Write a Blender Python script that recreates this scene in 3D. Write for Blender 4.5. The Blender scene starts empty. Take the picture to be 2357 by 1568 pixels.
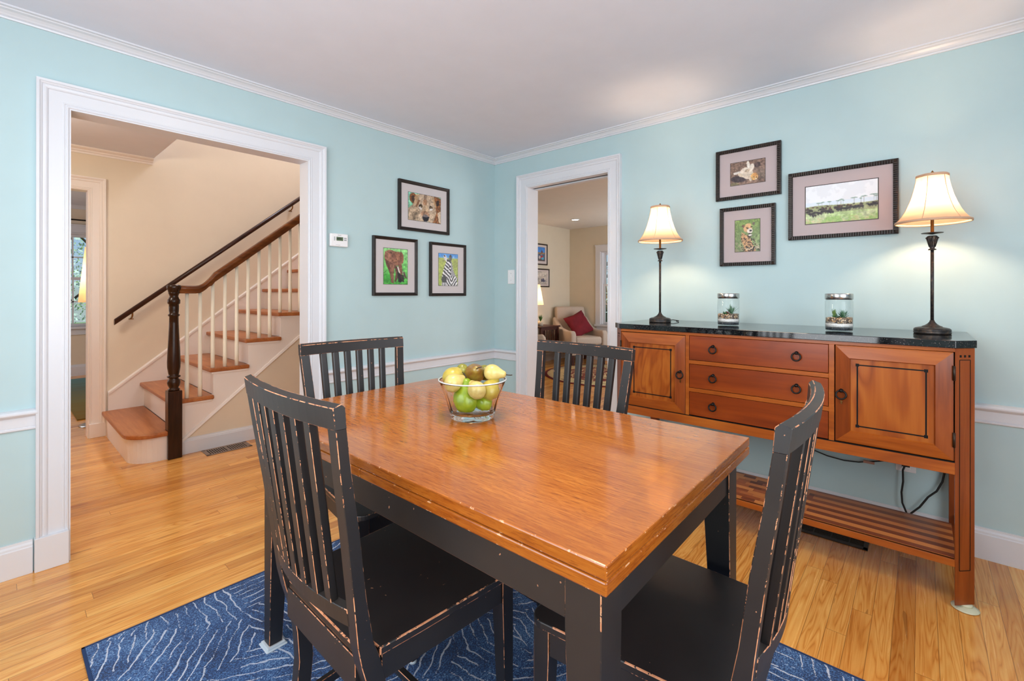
import bpy, bmesh, math, random
import numpy as np
from mathutils import Vector, Matrix
random.seed(7)
PI = math.pi
sc = bpy.context.scene
COL = sc.collection

# ------------------------------------------------------------------ camera
YAW = math.radians(41.601)
cd = bpy.data.cameras.new('camera'); cam = bpy.data.objects.new('camera', cd); COL.objects.link(cam)
cd.sensor_width = 36.0; cd.sensor_fit = 'HORIZONTAL'
cd.lens = 1059.8 / 2357.0 * 36.0
cd.shift_y = -(784.0 - 672.98) / 2357.0
cd.clip_start = 0.02; cd.clip_end = 200
cam.matrix_world = (Matrix.Translation((-3.0006, -2.8751, 1.21)) @ Matrix.Rotation(YAW - PI / 2, 4, 'Z')
                    @ Matrix.Rotation(PI / 2, 4, 'X') @ Matrix.Rotation(0.0013, 4, 'Z'))
sc.camera = cam

# ------------------------------------------------------------------ colour management, world, lights
sc.view_settings.view_transform = 'Standard'; sc.view_settings.look = 'None'
sc.view_settings.gamma = 1.0; sc.view_settings.use_curve_mapping = False
sc.view_settings.exposure = 0.52
sc.cycles.use_denoising = True; sc.cycles.denoising_input_passes = 'RGB_ALBEDO_NORMAL'; sc.cycles.denoising_prefilter = 'ACCURATE'
sc.cycles.max_bounces = 10; sc.cycles.diffuse_bounces = 5; sc.cycles.glossy_bounces = 4
sc.cycles.transmission_bounces = 10; sc.cycles.transparent_max_bounces = 12
sc.cycles.sample_clamp_indirect = 6.0
sc.cycles.caustics_reflective = False

w = bpy.data.worlds.new('sky'); sc.world = w; w.use_nodes = True
nt = w.node_tree; bg = nt.nodes['Background']
sky = nt.nodes.new('ShaderNodeTexSky'); sky.sky_type = 'HOSEK_WILKIE'; sky.turbidity = 3.0
sky.sun_direction = (-0.5, -0.45, 0.74)
nt.links.new(sky.outputs[0], bg.inputs[0]); bg.inputs[1].default_value = 2.2

def area(name, loc, target, sx, sy, power, col):
    l = bpy.data.lights.new(name, 'AREA'); l.shape = 'RECTANGLE'; l.size = sx; l.size_y = sy
    l.energy = power; l.color = col
    o = bpy.data.objects.new(name, l); COL.objects.link(o); o.location = loc
    d = Vector(target) - Vector(loc); o.rotation_euler = d.to_track_quat('-Z', 'Y').to_euler()
    return o
def point(name, loc, power, col, r=0.03):
    l = bpy.data.lights.new(name, 'POINT'); l.energy = power; l.color = col; l.shadow_soft_size = r
    o = bpy.data.objects.new(name, l); COL.objects.link(o); o.location = loc
    return o
DAY = (0.91, 0.955, 1.0); WARM = (1.0, 0.67, 0.42); SOFT = (1.0, 0.86, 0.68)
# daylight through the dining room windows behind the camera (west and south walls)
area('daylight_west', (-3.95, -1.75, 1.45), (0, -0.6, 1.55), 1.8, 1.6, 37, DAY)
area('daylight_south', (-2.5, -4.14, 1.45), (-1.7, 0, 1.60), 2.2, 1.6, 42, DAY)
# unseen fill lamp added over the table to brighten floor and tabletop
area('dining_fill', (-2.0, -1.95, 2.36), (-2.0, -1.95, 0), 0.5, 0.5, 11, SOFT)
# unseen fill lamps added in hall, stairwell, study and living room
point('hall_fill', (-3.2, 0.9, 2.1), 21, (1.0, 0.90, 0.76), 0.15)  # warm light added near the ceiling, no fixture hangs here
area('stair_fill', (-0.6, 1.75, 4.6), (-1.6, 1.75, 0.6), 1.0, 0.8, 46, (0.80, 0.84, 1.0))  # cool light added from above; the stairwell has no window
area('study_fill', (-4.9, 4.3, 1.5), (-1.0, 4.2, 1.0), 1.4, 1.4, 26, (0.80, 0.88, 1.0))  # added in front of the windowless west wall
area('living_fill_east', (4.15, -0.3, 1.2), (3.0, 1.1, 2.3), 1.2, 1.2, 22, DAY)  # added beside the window, aimed up at the living room ceiling
area('living_fill_south', (2.2, -3.1, 1.4), (2.8, 2.0, 1.0), 1.6, 1.4, 34, (0.96, 0.98, 1.0))  # added in front of the windowless south wall
sd_ = bpy.data.lights.new('sun', 'SUN'); sd_.energy = 3.5; sd_.angle = 0.02; sun = bpy.data.objects.new('sun', sd_); COL.objects.link(sun)
sun.rotation_euler = Vector((0.15, 0.32, -0.93)).to_track_quat('-Z', 'Y').to_euler()

# ------------------------------------------------------------------ node helpers
def srgb(r, g, b):
    f = lambda c: (c / 255.0 / 12.92) if c / 255.0 <= 0.04045 else ((c / 255.0 + 0.055) / 1.055) ** 2.4
    return (f(r), f(g), f(b), 1.0)
class NT:
    def __init__(s, name):
        s.m = bpy.data.materials.new(name); s.m.use_nodes = True
        s.t = s.m.node_tree; s.b = s.t.nodes['Principled BSDF']; s.out = s.t.nodes['Material Output']
        s._c = None
    def n(s, typ, ins=None, **kw):
        x = s.t.nodes.new('ShaderNode' + typ)
        for k, v in kw.items(): setattr(x, k, v)
        for k, v in (ins or {}).items(): s.put(x.inputs[k], v)
        return x
    def put(s, sock, v):
        if isinstance(v, bpy.types.NodeSocket): s.t.links.new(v, sock)
        else: sock.default_value = v
    def co(s):
        if s._c is None: s._c = s.t.nodes.new('ShaderNodeTexCoord')
        return s._c.outputs['Object']
    def geo(s): return s.n('NewGeometry').outputs['Position']
    def map(s, vec, scale=(1, 1, 1), rot=(0, 0, 0), loc=(0, 0, 0)):
        return s.n('Mapping', {'Vector': vec, 'Scale': scale, 'Rotation': rot, 'Location': loc}).outputs[0]
    def noise(s, vec, scale, detail=4, rough=0.55, dist=0.0, dim='3D', w=None):
        x = s.n('TexNoise', {'Vector': vec, 'Scale': scale, 'Detail': detail, 'Roughness': rough, 'Distortion': dist}, noise_dimensions=dim)
        if w is not None: s.put(x.inputs['W'], w)
        return x.outputs['Fac']
    def ramp(s, fac, stops, interp='LINEAR'):
        x = s.n('ValToRGB', {'Fac': fac}); cr = x.color_ramp; cr.interpolation = interp
        while len(cr.elements) < len(stops): cr.elements.new(0.5)
        for e, (p, c) in zip(cr.elements, stops):
            e.position = p; e.color = c if len(c) == 4 else (*c, 1)
        return x.outputs['Color']
    def math(s, op, a, b=0.0, c=None, clamp=False):
        x = s.n('Math', {0: a, 1: b}, operation=op, use_clamp=clamp)
        if c is not None: s.put(x.inputs[2], c)
        return x.outputs[0]
    def mix(s, fac, a, b, mode='MIX'):
        x = s.n('Mix', data_type='RGBA', blend_type=mode)
        s.put(x.inputs[0], fac); s.put(x.inputs[6], a); s.put(x.inputs[7], b)
        return x.outputs[2]
    def sep(s, vec): return s.n('SeparateXYZ', {0: vec}).outputs
    def comb(s, x, y, z): return s.n('CombineXYZ', {0: x, 1: y, 2: z}).outputs[0]
    def bump(s, h, strength, dist=0.002):
        s.put(s.b.inputs['Normal'], s.n('Bump', {'Height': h, 'Strength': strength, 'Distance': dist}).outputs[0])
    def set(s, **kw):
        M = dict(col='Base Color', rough='Roughness', metal='Metallic', spec='Specular IOR Level', coat='Coat Weight',
                 coatr='Coat Roughness', trans='Transmission Weight', ior='IOR', emc='Emission Color', ems='Emission Strength',
                 sheen='Sheen Weight', alpha='Alpha')
        for k, v in kw.items(): s.put(s.b.inputs[M[k]], v)
        return s
def plain(name, rgb, rough=0.5, **kw):
    x = NT(name); x.set(col=srgb(*rgb), rough=rough, **kw); return x.m
def painted(name, rgb, rough=0.55, amt=0.03, scale=6, bumpy=0.05):
    x = NT(name); n = x.noise(x.co(), scale, 3)
    c = srgb(*rgb); d = tuple(v * (1 - amt) for v in c[:3]) + (1,)
    x.set(col=x.ramp(n, [(0.3, d), (0.7, c)]), rough=rough)
    x.bump(x.noise(x.co(), 180, 2), bumpy, 0.0008); return x.m
def wood(name, dark, mid, light, axis='x', rough=0.35, s=1.0, streak=0.5, coat=0.0, cathedral=0.0):
    x = NT(name); co = x.co()
    rnd = x.n('ObjectInfo').outputs['Random']
    off = x.comb(x.math('MULTIPLY', rnd, 37.0), x.math('MULTIPLY', rnd, 11.0), x.math('MULTIPLY', rnd, 23.0))
    v = x.n('VectorMath', {0: co, 1: off}, operation='ADD').outputs[0]
    a = {'x': (0.06, 1, 1), 'y': (1, 0.06, 1), 'z': (1, 1, 0.06)}[axis]
    b = {'x': (0.25, 1, 1), 'y': (1, 0.25, 1), 'z': (1, 1, 0.25)}[axis]
    n1 = x.noise(x.map(v, tuple(q * 60 * s for q in a)), 1.0, 5, 0.6, 0.4)
    n2 = x.noise(x.map(v, tuple(q * 7 * s for q in b)), 1.0, 3, 0.5, 1.2)
    if cathedral:
        n2 = x.math('ADD', x.math('MULTIPLY', n2, 1 - cathedral), x.math('MULTIPLY', x.math('ABSOLUTE', x.math('SINE', x.math('MULTIPLY', n2, 26.0))), cathedral))
    f = x.math('ADD', x.math('MULTIPLY', n1, streak), x.math('MULTIPLY', n2, 1 - streak))
    x.set(col=x.ramp(f, [(0.28, srgb(*dark)), (0.5, srgb(*mid)), (0.72, srgb(*light))]), rough=rough, coat=coat, coatr=0.15, spec=0.32)
    x.bump(n1, 0.08, 0.001)
    return x.m

M = {}
M['wall_blue'] = painted('blue wall paint', (182, 207, 211), 0.6)
M['wall_cream'] = painted('cream wall paint', (226, 212, 190), 0.6)
M['wall_living'] = painted('beige wall paint', (214, 206, 188), 0.6)
M['ceil'] = painted('ceiling paint', (224, 228, 240), 0.85)
M['ceil_living'] = painted('living ceiling paint', (206, 204, 200), 0.85)
M['trim'] = painted('white gloss trim paint', (218, 220, 226), 0.28, 0.01, 6, 0.02)
M['stair_white'] = painted('stair white paint', (236, 226, 218), 0.35, 0.02)
M['white_plastic'] = plain('white plastic', (236, 236, 238), 0.3)
M['baluster'] = painted('cream baluster paint', (244, 236, 216), 0.35, 0.02)
M['tread'] = wood('stair tread oak', (140, 78, 40), (170, 102, 56), (192, 126, 76), 'y', 0.35, 0.8)
M['newel'] = wood('dark newel wood', (30, 17, 10), (52, 30, 18), (78, 46, 26), 'z', 0.22, 1)
M['rail'] = wood('handrail wood', (56, 28, 14), (104, 58, 28), (150, 90, 44), 'x', 0.25, 1, 0.35)
M['rail_dark'] = wood('dark rail wood', (34, 17, 12), (54, 28, 20), (76, 42, 30), 'x', 0.3, 1)
WOODSPEC = 0.3
M['cherry'] = wood('cherry wood', (118, 52, 12), (158, 80, 24), (182, 104, 38), 'y', 0.32, 0.9, 0.45, 0.25)
M['cherry_v'] = wood('cherry wood upright', (94, 38, 12), (134, 62, 20), (158, 82, 32), 'z', 0.32, 0.9, 0.5, 0.25)
M['cherry_panel'] = wood('cherry figured panel', (118, 52, 12), (150, 74, 20), (174, 98, 32), 'z', 0.32, 0.55, 0.35, 0.25, 0.35)
M['cherry_dark'] = wood('cherry drawer front', (96, 34, 6), (134, 56, 14), (158, 76, 22), 'y', 0.32, 0.7, 0.3, 0.25)
M['dark_gap'] = plain('dark interior', (26, 14, 8), 0.8)
M['inlay'] = plain('ebony inlay', (14, 12, 12), 0.55, spec=0.2)
M['iron'] = plain('black iron', (22, 20, 20), 0.32, metal=0.6)
M['black_cord'] = plain('black cord', (14, 14, 15), 0.5)
M['frame_black'] = wood('black frame wood', (24, 19, 17), (38, 30, 27), (56, 44, 38), 'x', 0.35, 1)
M['mat_board'] = painted('mat board', (200, 193, 194), 0.7, 0.02, 12, 0.0)
M['mat_board2'] = painted('mat board mauve', (184, 170, 172), 0.7, 0.02, 12, 0.0)
M['mat_line'] = plain('dark mat bevel', (66, 58, 56), 0.6)
M['chrome'] = plain('brushed steel', (190, 188, 186), 0.22, metal=1.0)
M['brass'] = plain('aged brass', (150, 108, 60), 0.35, metal=1.0)
M['hinge'] = plain('dark hinge metal', (60, 50, 42), 0.4, metal=0.8)
M['felt'] = plain('clear plastic cup', (206, 204, 176), 0.3)
M['castor'] = plain('pale glider plastic', (196, 206, 214), 0.3)
M['upholstery'] = painted('grey beige upholstery', (190, 176, 164), 0.9, 0.06, 90, 0.2)
M['cushion'] = painted('dark red velvet', (122, 16, 34), 0.85, 0.3, 9, 0.2)
M['darkwood'] = wood('dark table wood', (40, 18, 14), (62, 30, 24), (84, 44, 34), 'x', 0.4, 1)
M['pot'] = painted('pale pot', (200, 190, 172), 0.6)
M['leaf'] = painted('green leaves', (66, 120, 52), 0.5, 0.4, 30, 0.0)
M['aloe'] = painted('succulent green', (48, 112, 66), 0.45, 0.35, 60, 0.0)
M['aloe_red'] = painted('succulent red', (132, 84, 80), 0.5, 0.3, 60, 0.0)
M['aloe_light'] = painted('succulent light green', (120, 150, 76), 0.5, 0.3, 60, 0.0)
M['stem'] = plain('pear stem', (52, 40, 30), 0.7)
M['screen'] = plain('thermostat screen', (96, 116, 88), 0.25)
M['grey_print'] = plain('grey print', (150, 152, 156), 0.5)
M['vent_grey'] = plain('taupe vent metal', (150, 130, 116), 0.45, metal=0.3)
M['vent_dark'] = plain('dark bronze vent', (64, 54, 48), 0.45, metal=0.5)
M['vent_shade'] = plain('vent duct shade', (10, 8, 8), 0.9)  # near-black, the shade of the duct put into the colour
M['lamp_glow'] = NT('recessed light glow').set(col=(1, 1, 1, 1), emc=(1.0, 0.92, 0.8, 1), ems=9.0).m
M['bark'] = painted('tree bark', (92, 78, 66), 0.9, 0.3, 20)
M['leaf_out'] = painted('yellow green tree leaves', (168, 206, 120), 0.6, 0.4, 3, 0.0)  # light yellow-green, varied by noise
M['leaf_out2'] = painted('pale tree leaves', (196, 222, 206), 0.6, 0.3, 3, 0.0)
M['grass_out'] = painted('lawn', (110, 150, 80), 0.9, 0.3, 2)

def m_floor():
    x = NT('oak strip floor'); p = x.sep(x.geo())
    W = 0.0605
    yy = x.math('DIVIDE', x.math('ADD', p[1], 10.0), W); row = x.math('FLOOR', yy); fy = x.math('FRACT', yy)
    rr = x.n('TexWhiteNoise', {'W': row}, noise_dimensions='1D').outputs['Value']
    L = x.math('ADD', x.math('MULTIPLY', rr, 1.2), 1.2)
    xx = x.math('ADD', x.math('DIVIDE', x.math('ADD', p[0], 30.0), L), x.math('MULTIPLY', rr, 17.0))
    bid = x.math('FLOOR', xx); fx = x.math('FRACT', xx)
    rnd = x.n('TexWhiteNoise', {'Vector': x.comb(row, bid, 0.0)}, noise_dimensions='3D')
    r1 = rnd.outputs['Value']; r2 = x.sep(rnd.outputs['Color'])
    # grain, shifted per board
    gx = x.math('ADD', p[0], x.math('MULTIPLY', r1, 31.0)); gy = x.math('ADD', p[1], x.math('MULTIPLY', r2[1], 13.0))
    v = x.comb(gx, gy, x.math('MULTIPLY', r1, 7.0))
    g1 = x.noise(x.map(v, (3.2, 90, 1)), 1.0, 5, 0.65, 0.2)
    g2 = x.noise(x.map(v, (0.9, 15, 1)), 1.0, 2, 0.5, 1.2)
    ring = x.math('ABSOLUTE', x.math('SINE', x.math('MULTIPLY', g2, 34.0)))
    g = x.math('ADD', x.math('MULTIPLY', g1, 0.55), x.math('ADD', x.math('MULTIPLY', ring, 0.2), x.math('MULTIPLY', g2, 0.25)))
    base = x.ramp(g, [(0.22, srgb(168, 94, 32)), (0.45, srgb(220, 150, 72)), (0.75, srgb(242, 188, 108))])
    tone = x.ramp(r1, [(0.0, (0.70, 0.56, 0.44)), (0.14, (0.92, 0.84, 0.74)), (0.5, (1.0, 0.96, 0.90)), (0.85, (1.12, 1.10, 1.04)), (1.0, (0.84, 0.72, 0.60))])
    c = x.mix(1.0, base, tone, 'MULTIPLY')
    # small dark knots / mineral streaks
    kn = x.noise(x.map(v, (2.2, 26, 1)), 1.0, 2, 0.5, 0.8)
    c = x.mix(x.math('MULTIPLY', x.math('GREATER_THAN', kn, 0.74), 0.45), c, srgb(112, 62, 28))
    e1 = x.math('MINIMUM', fy, x.math('SUBTRACT', 1.0, fy)); gapy = x.math('LESS_THAN', e1, 0.016)
    e2 = x.math('MULTIPLY', x.math('MINIMUM', fx, x.math('SUBTRACT', 1.0, fx)), L); gapx = x.math('LESS_THAN', e2, 0.0010)
    gap = x.math('MAXIMUM', gapy, gapx)
    c = x.mix(x.math('MULTIPLY', gap, 0.6), c, srgb(96, 54, 26))
    x.set(col=c, rough=x.math('ADD', 0.17, x.math('MULTIPLY', g1, 0.16)), coat=0.25, coatr=0.12)
    x.bump(x.math('SUBTRACT', x.math('MULTIPLY', g1, 0.15), gap), 0.12, 0.0015)
    return x.m
M['floor'] = m_floor()

def m_black(worn):
    x = NT('black paint worn edge' if worn else 'black furniture paint'); co = x.co()
    rnd = x.n('ObjectInfo').outputs['Random']
    v = x.n('VectorMath', {0: co, 1: x.comb(x.math('MULTIPLY', rnd, 9.0), rnd, rnd)}, operation='ADD').outputs[0]
    base = x.ramp(x.noise(v, 9, 3), [(0.3, srgb(25, 24, 26)), (0.7, srgb(35, 32, 32))])
    sp = x.noise(v, 95, 1, 0.4)
    base = x.mix(x.math('MULTIPLY', x.math('GREATER_THAN', sp, 0.80), 0.8), base, srgb(186, 130, 96))
    if worn:
        n = x.math('ADD', x.math('MULTIPLY', x.noise(v, 7, 2), 0.45), x.math('MULTIPLY', x.noise(v, 55, 4, 0.75), 0.55))
        f = x.math('GREATER_THAN', n, 0.49)
        base = x.mix(f, base, x.ramp(x.noise(v, 60, 2), [(0.3, srgb(172, 104, 66)), (0.7, srgb(226, 160, 118))]))
    x.set(col=base, rough=0.45, spec=0.6)
    x.bump(x.noise(v, 300, 2), 0.04, 0.0006)
    return x.m
M['black'] = m_black(False); M['worn'] = m_black(True)

def m_table(edge=False):
    x = NT('worn table edge wood' if edge else 'table top wood'); co = x.co(); p = x.sep(co)
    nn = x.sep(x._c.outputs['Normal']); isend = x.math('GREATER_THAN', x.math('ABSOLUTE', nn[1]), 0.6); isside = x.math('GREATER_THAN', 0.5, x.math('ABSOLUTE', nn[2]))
    cv = x.n('Mix', data_type='VECTOR'); x.put(cv.inputs[0], isend); x.put(cv.inputs[4], co); x.put(cv.inputs[5], x.comb(p[1], p[0], p[2])); co = cv.outputs[1]
    n1 = x.noise(x.map(co, (170, 12, 170)), 1.0, 5, 0.75, 0.1)
    n2 = x.noise(x.map(co, (14, 1.4, 8)), 1.0, 3, 0.5, 0.8)
    n3 = x.noise(x.map(co, (330, 24, 330)), 1.0, 2, 0.6, 0.0)
    f = x.math('ADD', x.math('MULTIPLY', n1, 0.72), x.math('MULTIPLY', n2, 0.28))
    c = x.ramp(f, [(0.28, srgb(112, 52, 12)), (0.42, srgb(164, 86, 22)), (0.56, srgb(192, 112, 34)), (0.74, srgb(210, 134, 50))])
    pore = x.math('MULTIPLY', x.math('GREATER_THAN', n3, 0.60), 0.5)
    c = x.mix(pore, c, srgb(112, 54, 22))
    ax = x.math('ABSOLUTE', p[0]); ay = x.math('ABSOLUTE', p[1])
    top_ = x.math('SUBTRACT', 1.0, isside)
    band = x.math('MAXIMUM', x.math('GREATER_THAN', ax, 0.402 - 0.075), x.math('GREATER_THAN', ay, 0.674 - 0.075))
    c = x.mix(x.math('MULTIPLY', x.math('MULTIPLY', band, top_), 0.28), c, srgb(150, 80, 30))
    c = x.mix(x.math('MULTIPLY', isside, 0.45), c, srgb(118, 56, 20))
    if edge:
        ch = x.noise(co, 40, 4, 0.7)
        c = x.mix(x.math('MULTIPLY', x.math('GREATER_THAN', ch, 0.60), 0.7), c, srgb(222, 172, 128))
    x.set(col=c, rough=x.math('ADD', 0.11, x.math('MULTIPLY', n1, 0.13)), coat=0.3, coatr=0.08)
    x.bump(n1, 0.06, 0.0006)
    return x.m
M['table'] = m_table(); M['table_edge'] = m_table(True)

def m_rug():
    x = NT('blue rug pile'); p = x.geo()
    vo = x.n('TexVoronoi', {'Vector': p, 'Scale': 4.2, 'Randomness': 0.9}, voronoi_dimensions='2D')
    cc = x.sep(vo.outputs['Color'])
    ang = x.math('MULTIPLY', cc[0], 6.283)
    wob = x.noise(p, 14, 2)
    rot = x.n('VectorRotate', {'Vector': p, 'Angle': ang}, rotation_type='Z_AXIS').outputs[0]
    rx = x.sep(rot)
    ln = x.math('ABSOLUTE', x.math('SINE', x.math('ADD', x.math('MULTIPLY', rx[0], 92.0), x.math('MULTIPLY', wob, 3.2))))
    brk = x.noise(x.map(rot, (30, 6, 1)), 1.0, 3)
    fine = x.noise(p, 230, 3, 0.75)
    line = x.math('MULTIPLY', x.math('LESS_THAN', ln, x.math('MULTIPLY', x.math('MULTIPLY', brk, fine), 0.80)), x.math('GREATER_THAN', x.math('ADD', brk, x.math('MULTIPLY', fine, 0.7)), 0.80))
    patch = x.noise(p, 5, 2)
    spk = x.math('ADD', x.math('MULTIPLY', fine, 0.75), x.math('MULTIPLY', patch, 0.3))
    c = x.ramp(spk, [(0.40, srgb(8, 28, 62)), (0.50, srgb(20, 62, 116)), (0.58, srgb(60, 108, 166)), (0.68, srgb(150, 184, 216))])
    c = x.mix(x.math('MULTIPLY', line, 0.85), c, srgb(206, 212, 226))
    x.set(col=c, rough=0.95, spec=0.1, sheen=0.2)
    x.bump(fine, 0.9, 0.004)
    return x.m
M['rug'] = m_rug()
M['rug_edge'] = plain('navy rug binding', (24, 50, 92), 0.9)

def m_granite():
    x = NT('black granite'); co = x.co()
    vo = x.n('TexVoronoi', {'Vector': co, 'Scale': 620.0}).outputs['Color']
    r = x.sep(vo)[0]; n = x.noise(co, 110, 4, 0.7)
    c = x.ramp(n, [(0.4, srgb(8, 10, 12)), (0.62, srgb(22, 26, 30)), (0.8, srgb(50, 56, 62))])
    c = x.mix(x.math('MULTIPLY', x.math('GREATER_THAN', r, 0.975), 0.5), c, srgb(150, 146, 140))
    x.set(col=c, rough=0.06, spec=0.6); return x.m
M['granite'] = m_granite()

def m_shelf():
    x = NT('striped wood shelf'); p = x.sep(x.geo())
    sx = x.math('DIVIDE', p[0], 0.034); row = x.math('FLOOR', sx)
    sy = x.math('DIVIDE', p[1], 0.060); 
    odd = x.math('ABSOLUTE', x.math('MODULO', row, 2.0))
    sy2 = x.math('ADD', sy, x.math('MULTIPLY', x.n('TexWhiteNoise', {'W': row}, noise_dimensions='1D').outputs['Value'], 1.0))
    cell = x.math('FLOOR', sy2)
    rc = x.n('TexWhiteNoise', {'Vector': x.comb(row, cell, 0.0)}, noise_dimensions='3D').outputs['Value']
    rs = x.n('TexWhiteNoise', {'W': x.math('ADD', row, 40.0)}, noise_dimensions='1D').outputs['Value']
    inchk = x.math('MULTIPLY', x.math('GREATER_THAN', p[1], -2.475), x.math('LESS_THAN', p[1], -2.06))
    rv = x.mix(inchk, x.math('ADD', x.math('MULTIPLY', rs, 0.35), x.math('MULTIPLY', odd, 0.6)), rc)
    g = x.noise(x.map(x.geo(), (90, 5, 90)), 1.0, 4, 0.6)
    f = x.math('ADD', x.math('MULTIPLY', x.sep(rv)[0], 0.75), x.math('MULTIPLY', g, 0.25))
    c = x.ramp(f, [(0.1, srgb(104, 44, 22)), (0.45, srgb(172, 84, 38)), (0.85, srgb(222, 136, 66))])
    x.set(col=c, rough=0.35, coat=0.2); return x.m
M['shelf'] = m_shelf()

def m_glass(name, tint=(1, 1, 1), ior=1.28):
    x = NT(name); x.set(col=(*tint, 1), rough=0.0, trans=1.0, ior=ior); return x.m
M['glass'] = m_glass('clear glass', (0.97, 1.0, 0.99))
def m_pane():
    x = NT('window pane glass'); tr = x.n('BsdfTransparent', {'Color': (0.95, 0.98, 0.98, 1)}); gl = x.n('BsdfGlossy', {'Roughness': 0.0})
    fr = x.n('Fresnel', {'IOR': 1.45}); mx = x.n('MixShader'); x.put(mx.inputs[0], fr.outputs[0]); x.put(mx.inputs[1], tr.outputs[0]); x.put(mx.inputs[2], gl.outputs[0])
    x.put(x.out.inputs[0], mx.outputs[0]); return x.m
M['pane'] = m_pane()
def m_jar():
    x = NT('thin jar glass'); tr = x.n('BsdfTransparent', {'Color': (0.985, 0.995, 0.995, 1)}); gl = x.n('BsdfGlossy', {'Roughness': 0.02})
    lw = x.n('LayerWeight', {'Blend': 0.35}); mx = x.n('MixShader'); x.put(mx.inputs[0], x.math('MULTIPLY', lw.outputs['Facing'], 0.30)); x.put(mx.inputs[1], tr.outputs[0]); x.put(mx.inputs[2], gl.outputs[0])
    x.put(x.out.inputs[0], mx.outputs[0]); return x.m
M['jar'] = m_jar()
def m_rim_highlight():  # white mixed in to paint the light caught by the rim
    x = NT('whitened glass rim highlight'); tr = x.n('BsdfTransparent', {'Color': (1, 1, 1, 1)}); x.set(col=srgb(232, 238, 240), rough=0.08)
    mx = x.n('MixShader', {0: 0.6}); x.put(mx.inputs[1], tr.outputs[0]); x.put(mx.inputs[2], x.b.outputs[0]); x.put(x.out.inputs[0], mx.outputs[0]); return x.m
M['rim'] = m_rim_highlight()
def m_shade(name, col, tr=0.55, glow=0.0):
    x = NT(name); d = x.n('BsdfDiffuse', {'Color': srgb(*col)}); t = x.n('BsdfTranslucent', {'Color': srgb(*col)})
    mx = x.n('MixShader', {0: tr}); x.put(mx.inputs[1], d.outputs[0]); x.put(mx.inputs[2], t.outputs[0])
    x.put(x.out.inputs[0], mx.outputs[0]); return x.m
M['shade'] = m_shade('cream silk lampshade', (204, 172, 146), 0.40)
M['shade_trim'] = m_shade('lampshade trim band', (206, 176, 150), 0.2)
M['shade_warm'] = m_shade('amber lampshade', (250, 226, 184), 0.5)
def m_patina():
    x = NT('aged bronze lamp metal'); n = x.noise(x.co(), 60, 4, 0.7)
    x.set(col=x.ramp(n, [(0.35, srgb(34, 36, 40)), (0.55, srgb(66, 58, 54)), (0.75, srgb(120, 92, 70))]), rough=0.42, metal=0.45)
    x.bump(x.noise(x.co(), 120, 3), 0.35, 0.001); return x.m
M['patina'] = m_patina()
def m_pebble(name, stops, scale):
    x = NT(name); vo = x.n('TexVoronoi', {'Vector': x.co(), 'Scale': scale}); r = x.sep(vo.outputs['Color'])[0]
    x.set(col=x.ramp(r, stops, 'CONSTANT'), rough=0.6); x.bump(vo.outputs['Distance'], -0.8, 0.003); return x.m
M['pebbles'] = m_pebble('mixed pebbles', [(0, srgb(92, 62, 40)), (0.2, srgb(196, 150, 104)), (0.4, srgb(128, 110, 96)), (0.6, srgb(226, 200, 164)), (0.8, srgb(70, 62, 60))], 190)
M['white_sand'] = m_pebble('white gravel', [(0, srgb(240, 236, 234)), (0.4, srgb(252, 250, 248)), (0.7, srgb(226, 222, 220))], 300)
M['dark_gravel'] = m_pebble('dark gravel', [(0, srgb(36, 42, 50)), (0.4, srgb(64, 72, 82)), (0.8, srgb(24, 26, 30))], 260)
def m_pear(name, a, b, c):
    x = NT(name); n = x.noise(x.co(), 22, 4, 0.6); sp = x.noise(x.co(), 260, 1)
    col = x.ramp(n, [(0.3, srgb(*a)), (0.5, srgb(*b)), (0.72, srgb(*c))])
    col = x.mix(x.math('MULTIPLY', x.math('GREATER_THAN', sp, 0.74), 0.25), col, srgb(120, 104, 50))
    x.set(col=col, rough=0.3, coat=0.3, coatr=0.2); return x.m
M['pear_green'] = m_pear('green pear skin', (120, 150, 22), (146, 172, 34), (172, 190, 54))
M['pear_yellow'] = m_pear('yellow pear skin', (168, 148, 50), (190, 170, 70), (206, 188, 92))
M['pear_cream'] = m_pear('cream pear skin', (196, 172, 92), (210, 188, 112), (222, 204, 134))
M['pear_olive'] = m_pear('olive pear skin', (104, 104, 36), (138, 134, 50), (162, 150, 62))
M['pear_brown'] = m_pear('russet pear skin', (112, 60, 30), (142, 108, 44), (156, 144, 60))
def m_rrug():
    x = NT('round red oriental rug'); c = x.co(); p = x.sep(c)
    r = x.math('SQRT', x.math('ADD', x.math('MULTIPLY', p[0], p[0]), x.math('MULTIPLY', p[1], p[1])))
    vo = x.n('TexVoronoi', {'Vector': c, 'Scale': 11.0}, feature='DISTANCE_TO_EDGE').outputs['Distance']
    pat = x.math('LESS_THAN', x.math('MULTIPLY', x.noise(c, 26, 2), 0.13), vo)
    red = srgb(112, 20, 26); cream = srgb(206, 186, 142)
    inner = x.mix(pat, cream, red); border = x.mix(x.math('GREATER_THAN', x.noise(c, 16, 3), 0.6), cream, srgb(140, 120, 90))
    col = x.mix(x.math('GREATER_THAN', r, 0.64), inner, border)
    col = x.mix(x.math('GREATER_THAN', r, 0.885), col, red)
    x.set(col=col, rough=0.95); return x.m
M['rrug'] = m_rrug()
def m_study_rug():
    x = NT('green brown striped rug'); p = x.sep(x.geo())
    n = x.noise(x.map(x.geo(), (0.5, 9, 1)), 1.0, 3)
    f = x.math('ADD', x.math('DIVIDE', x.math('SUBTRACT', p[1], 3.0), 2.9), x.math('MULTIPLY', x.math('SUBTRACT', n, 0.5), 0.5))
    x.set(col=x.ramp(f, [(0.0, srgb(120, 92, 20)), (0.35, srgb(118, 108, 60)), (0.65, srgb(96, 108, 92)), (1.0, srgb(96, 140, 140))]), rough=0.95)
    return x.m
M['srug'] = m_study_rug()
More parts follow.
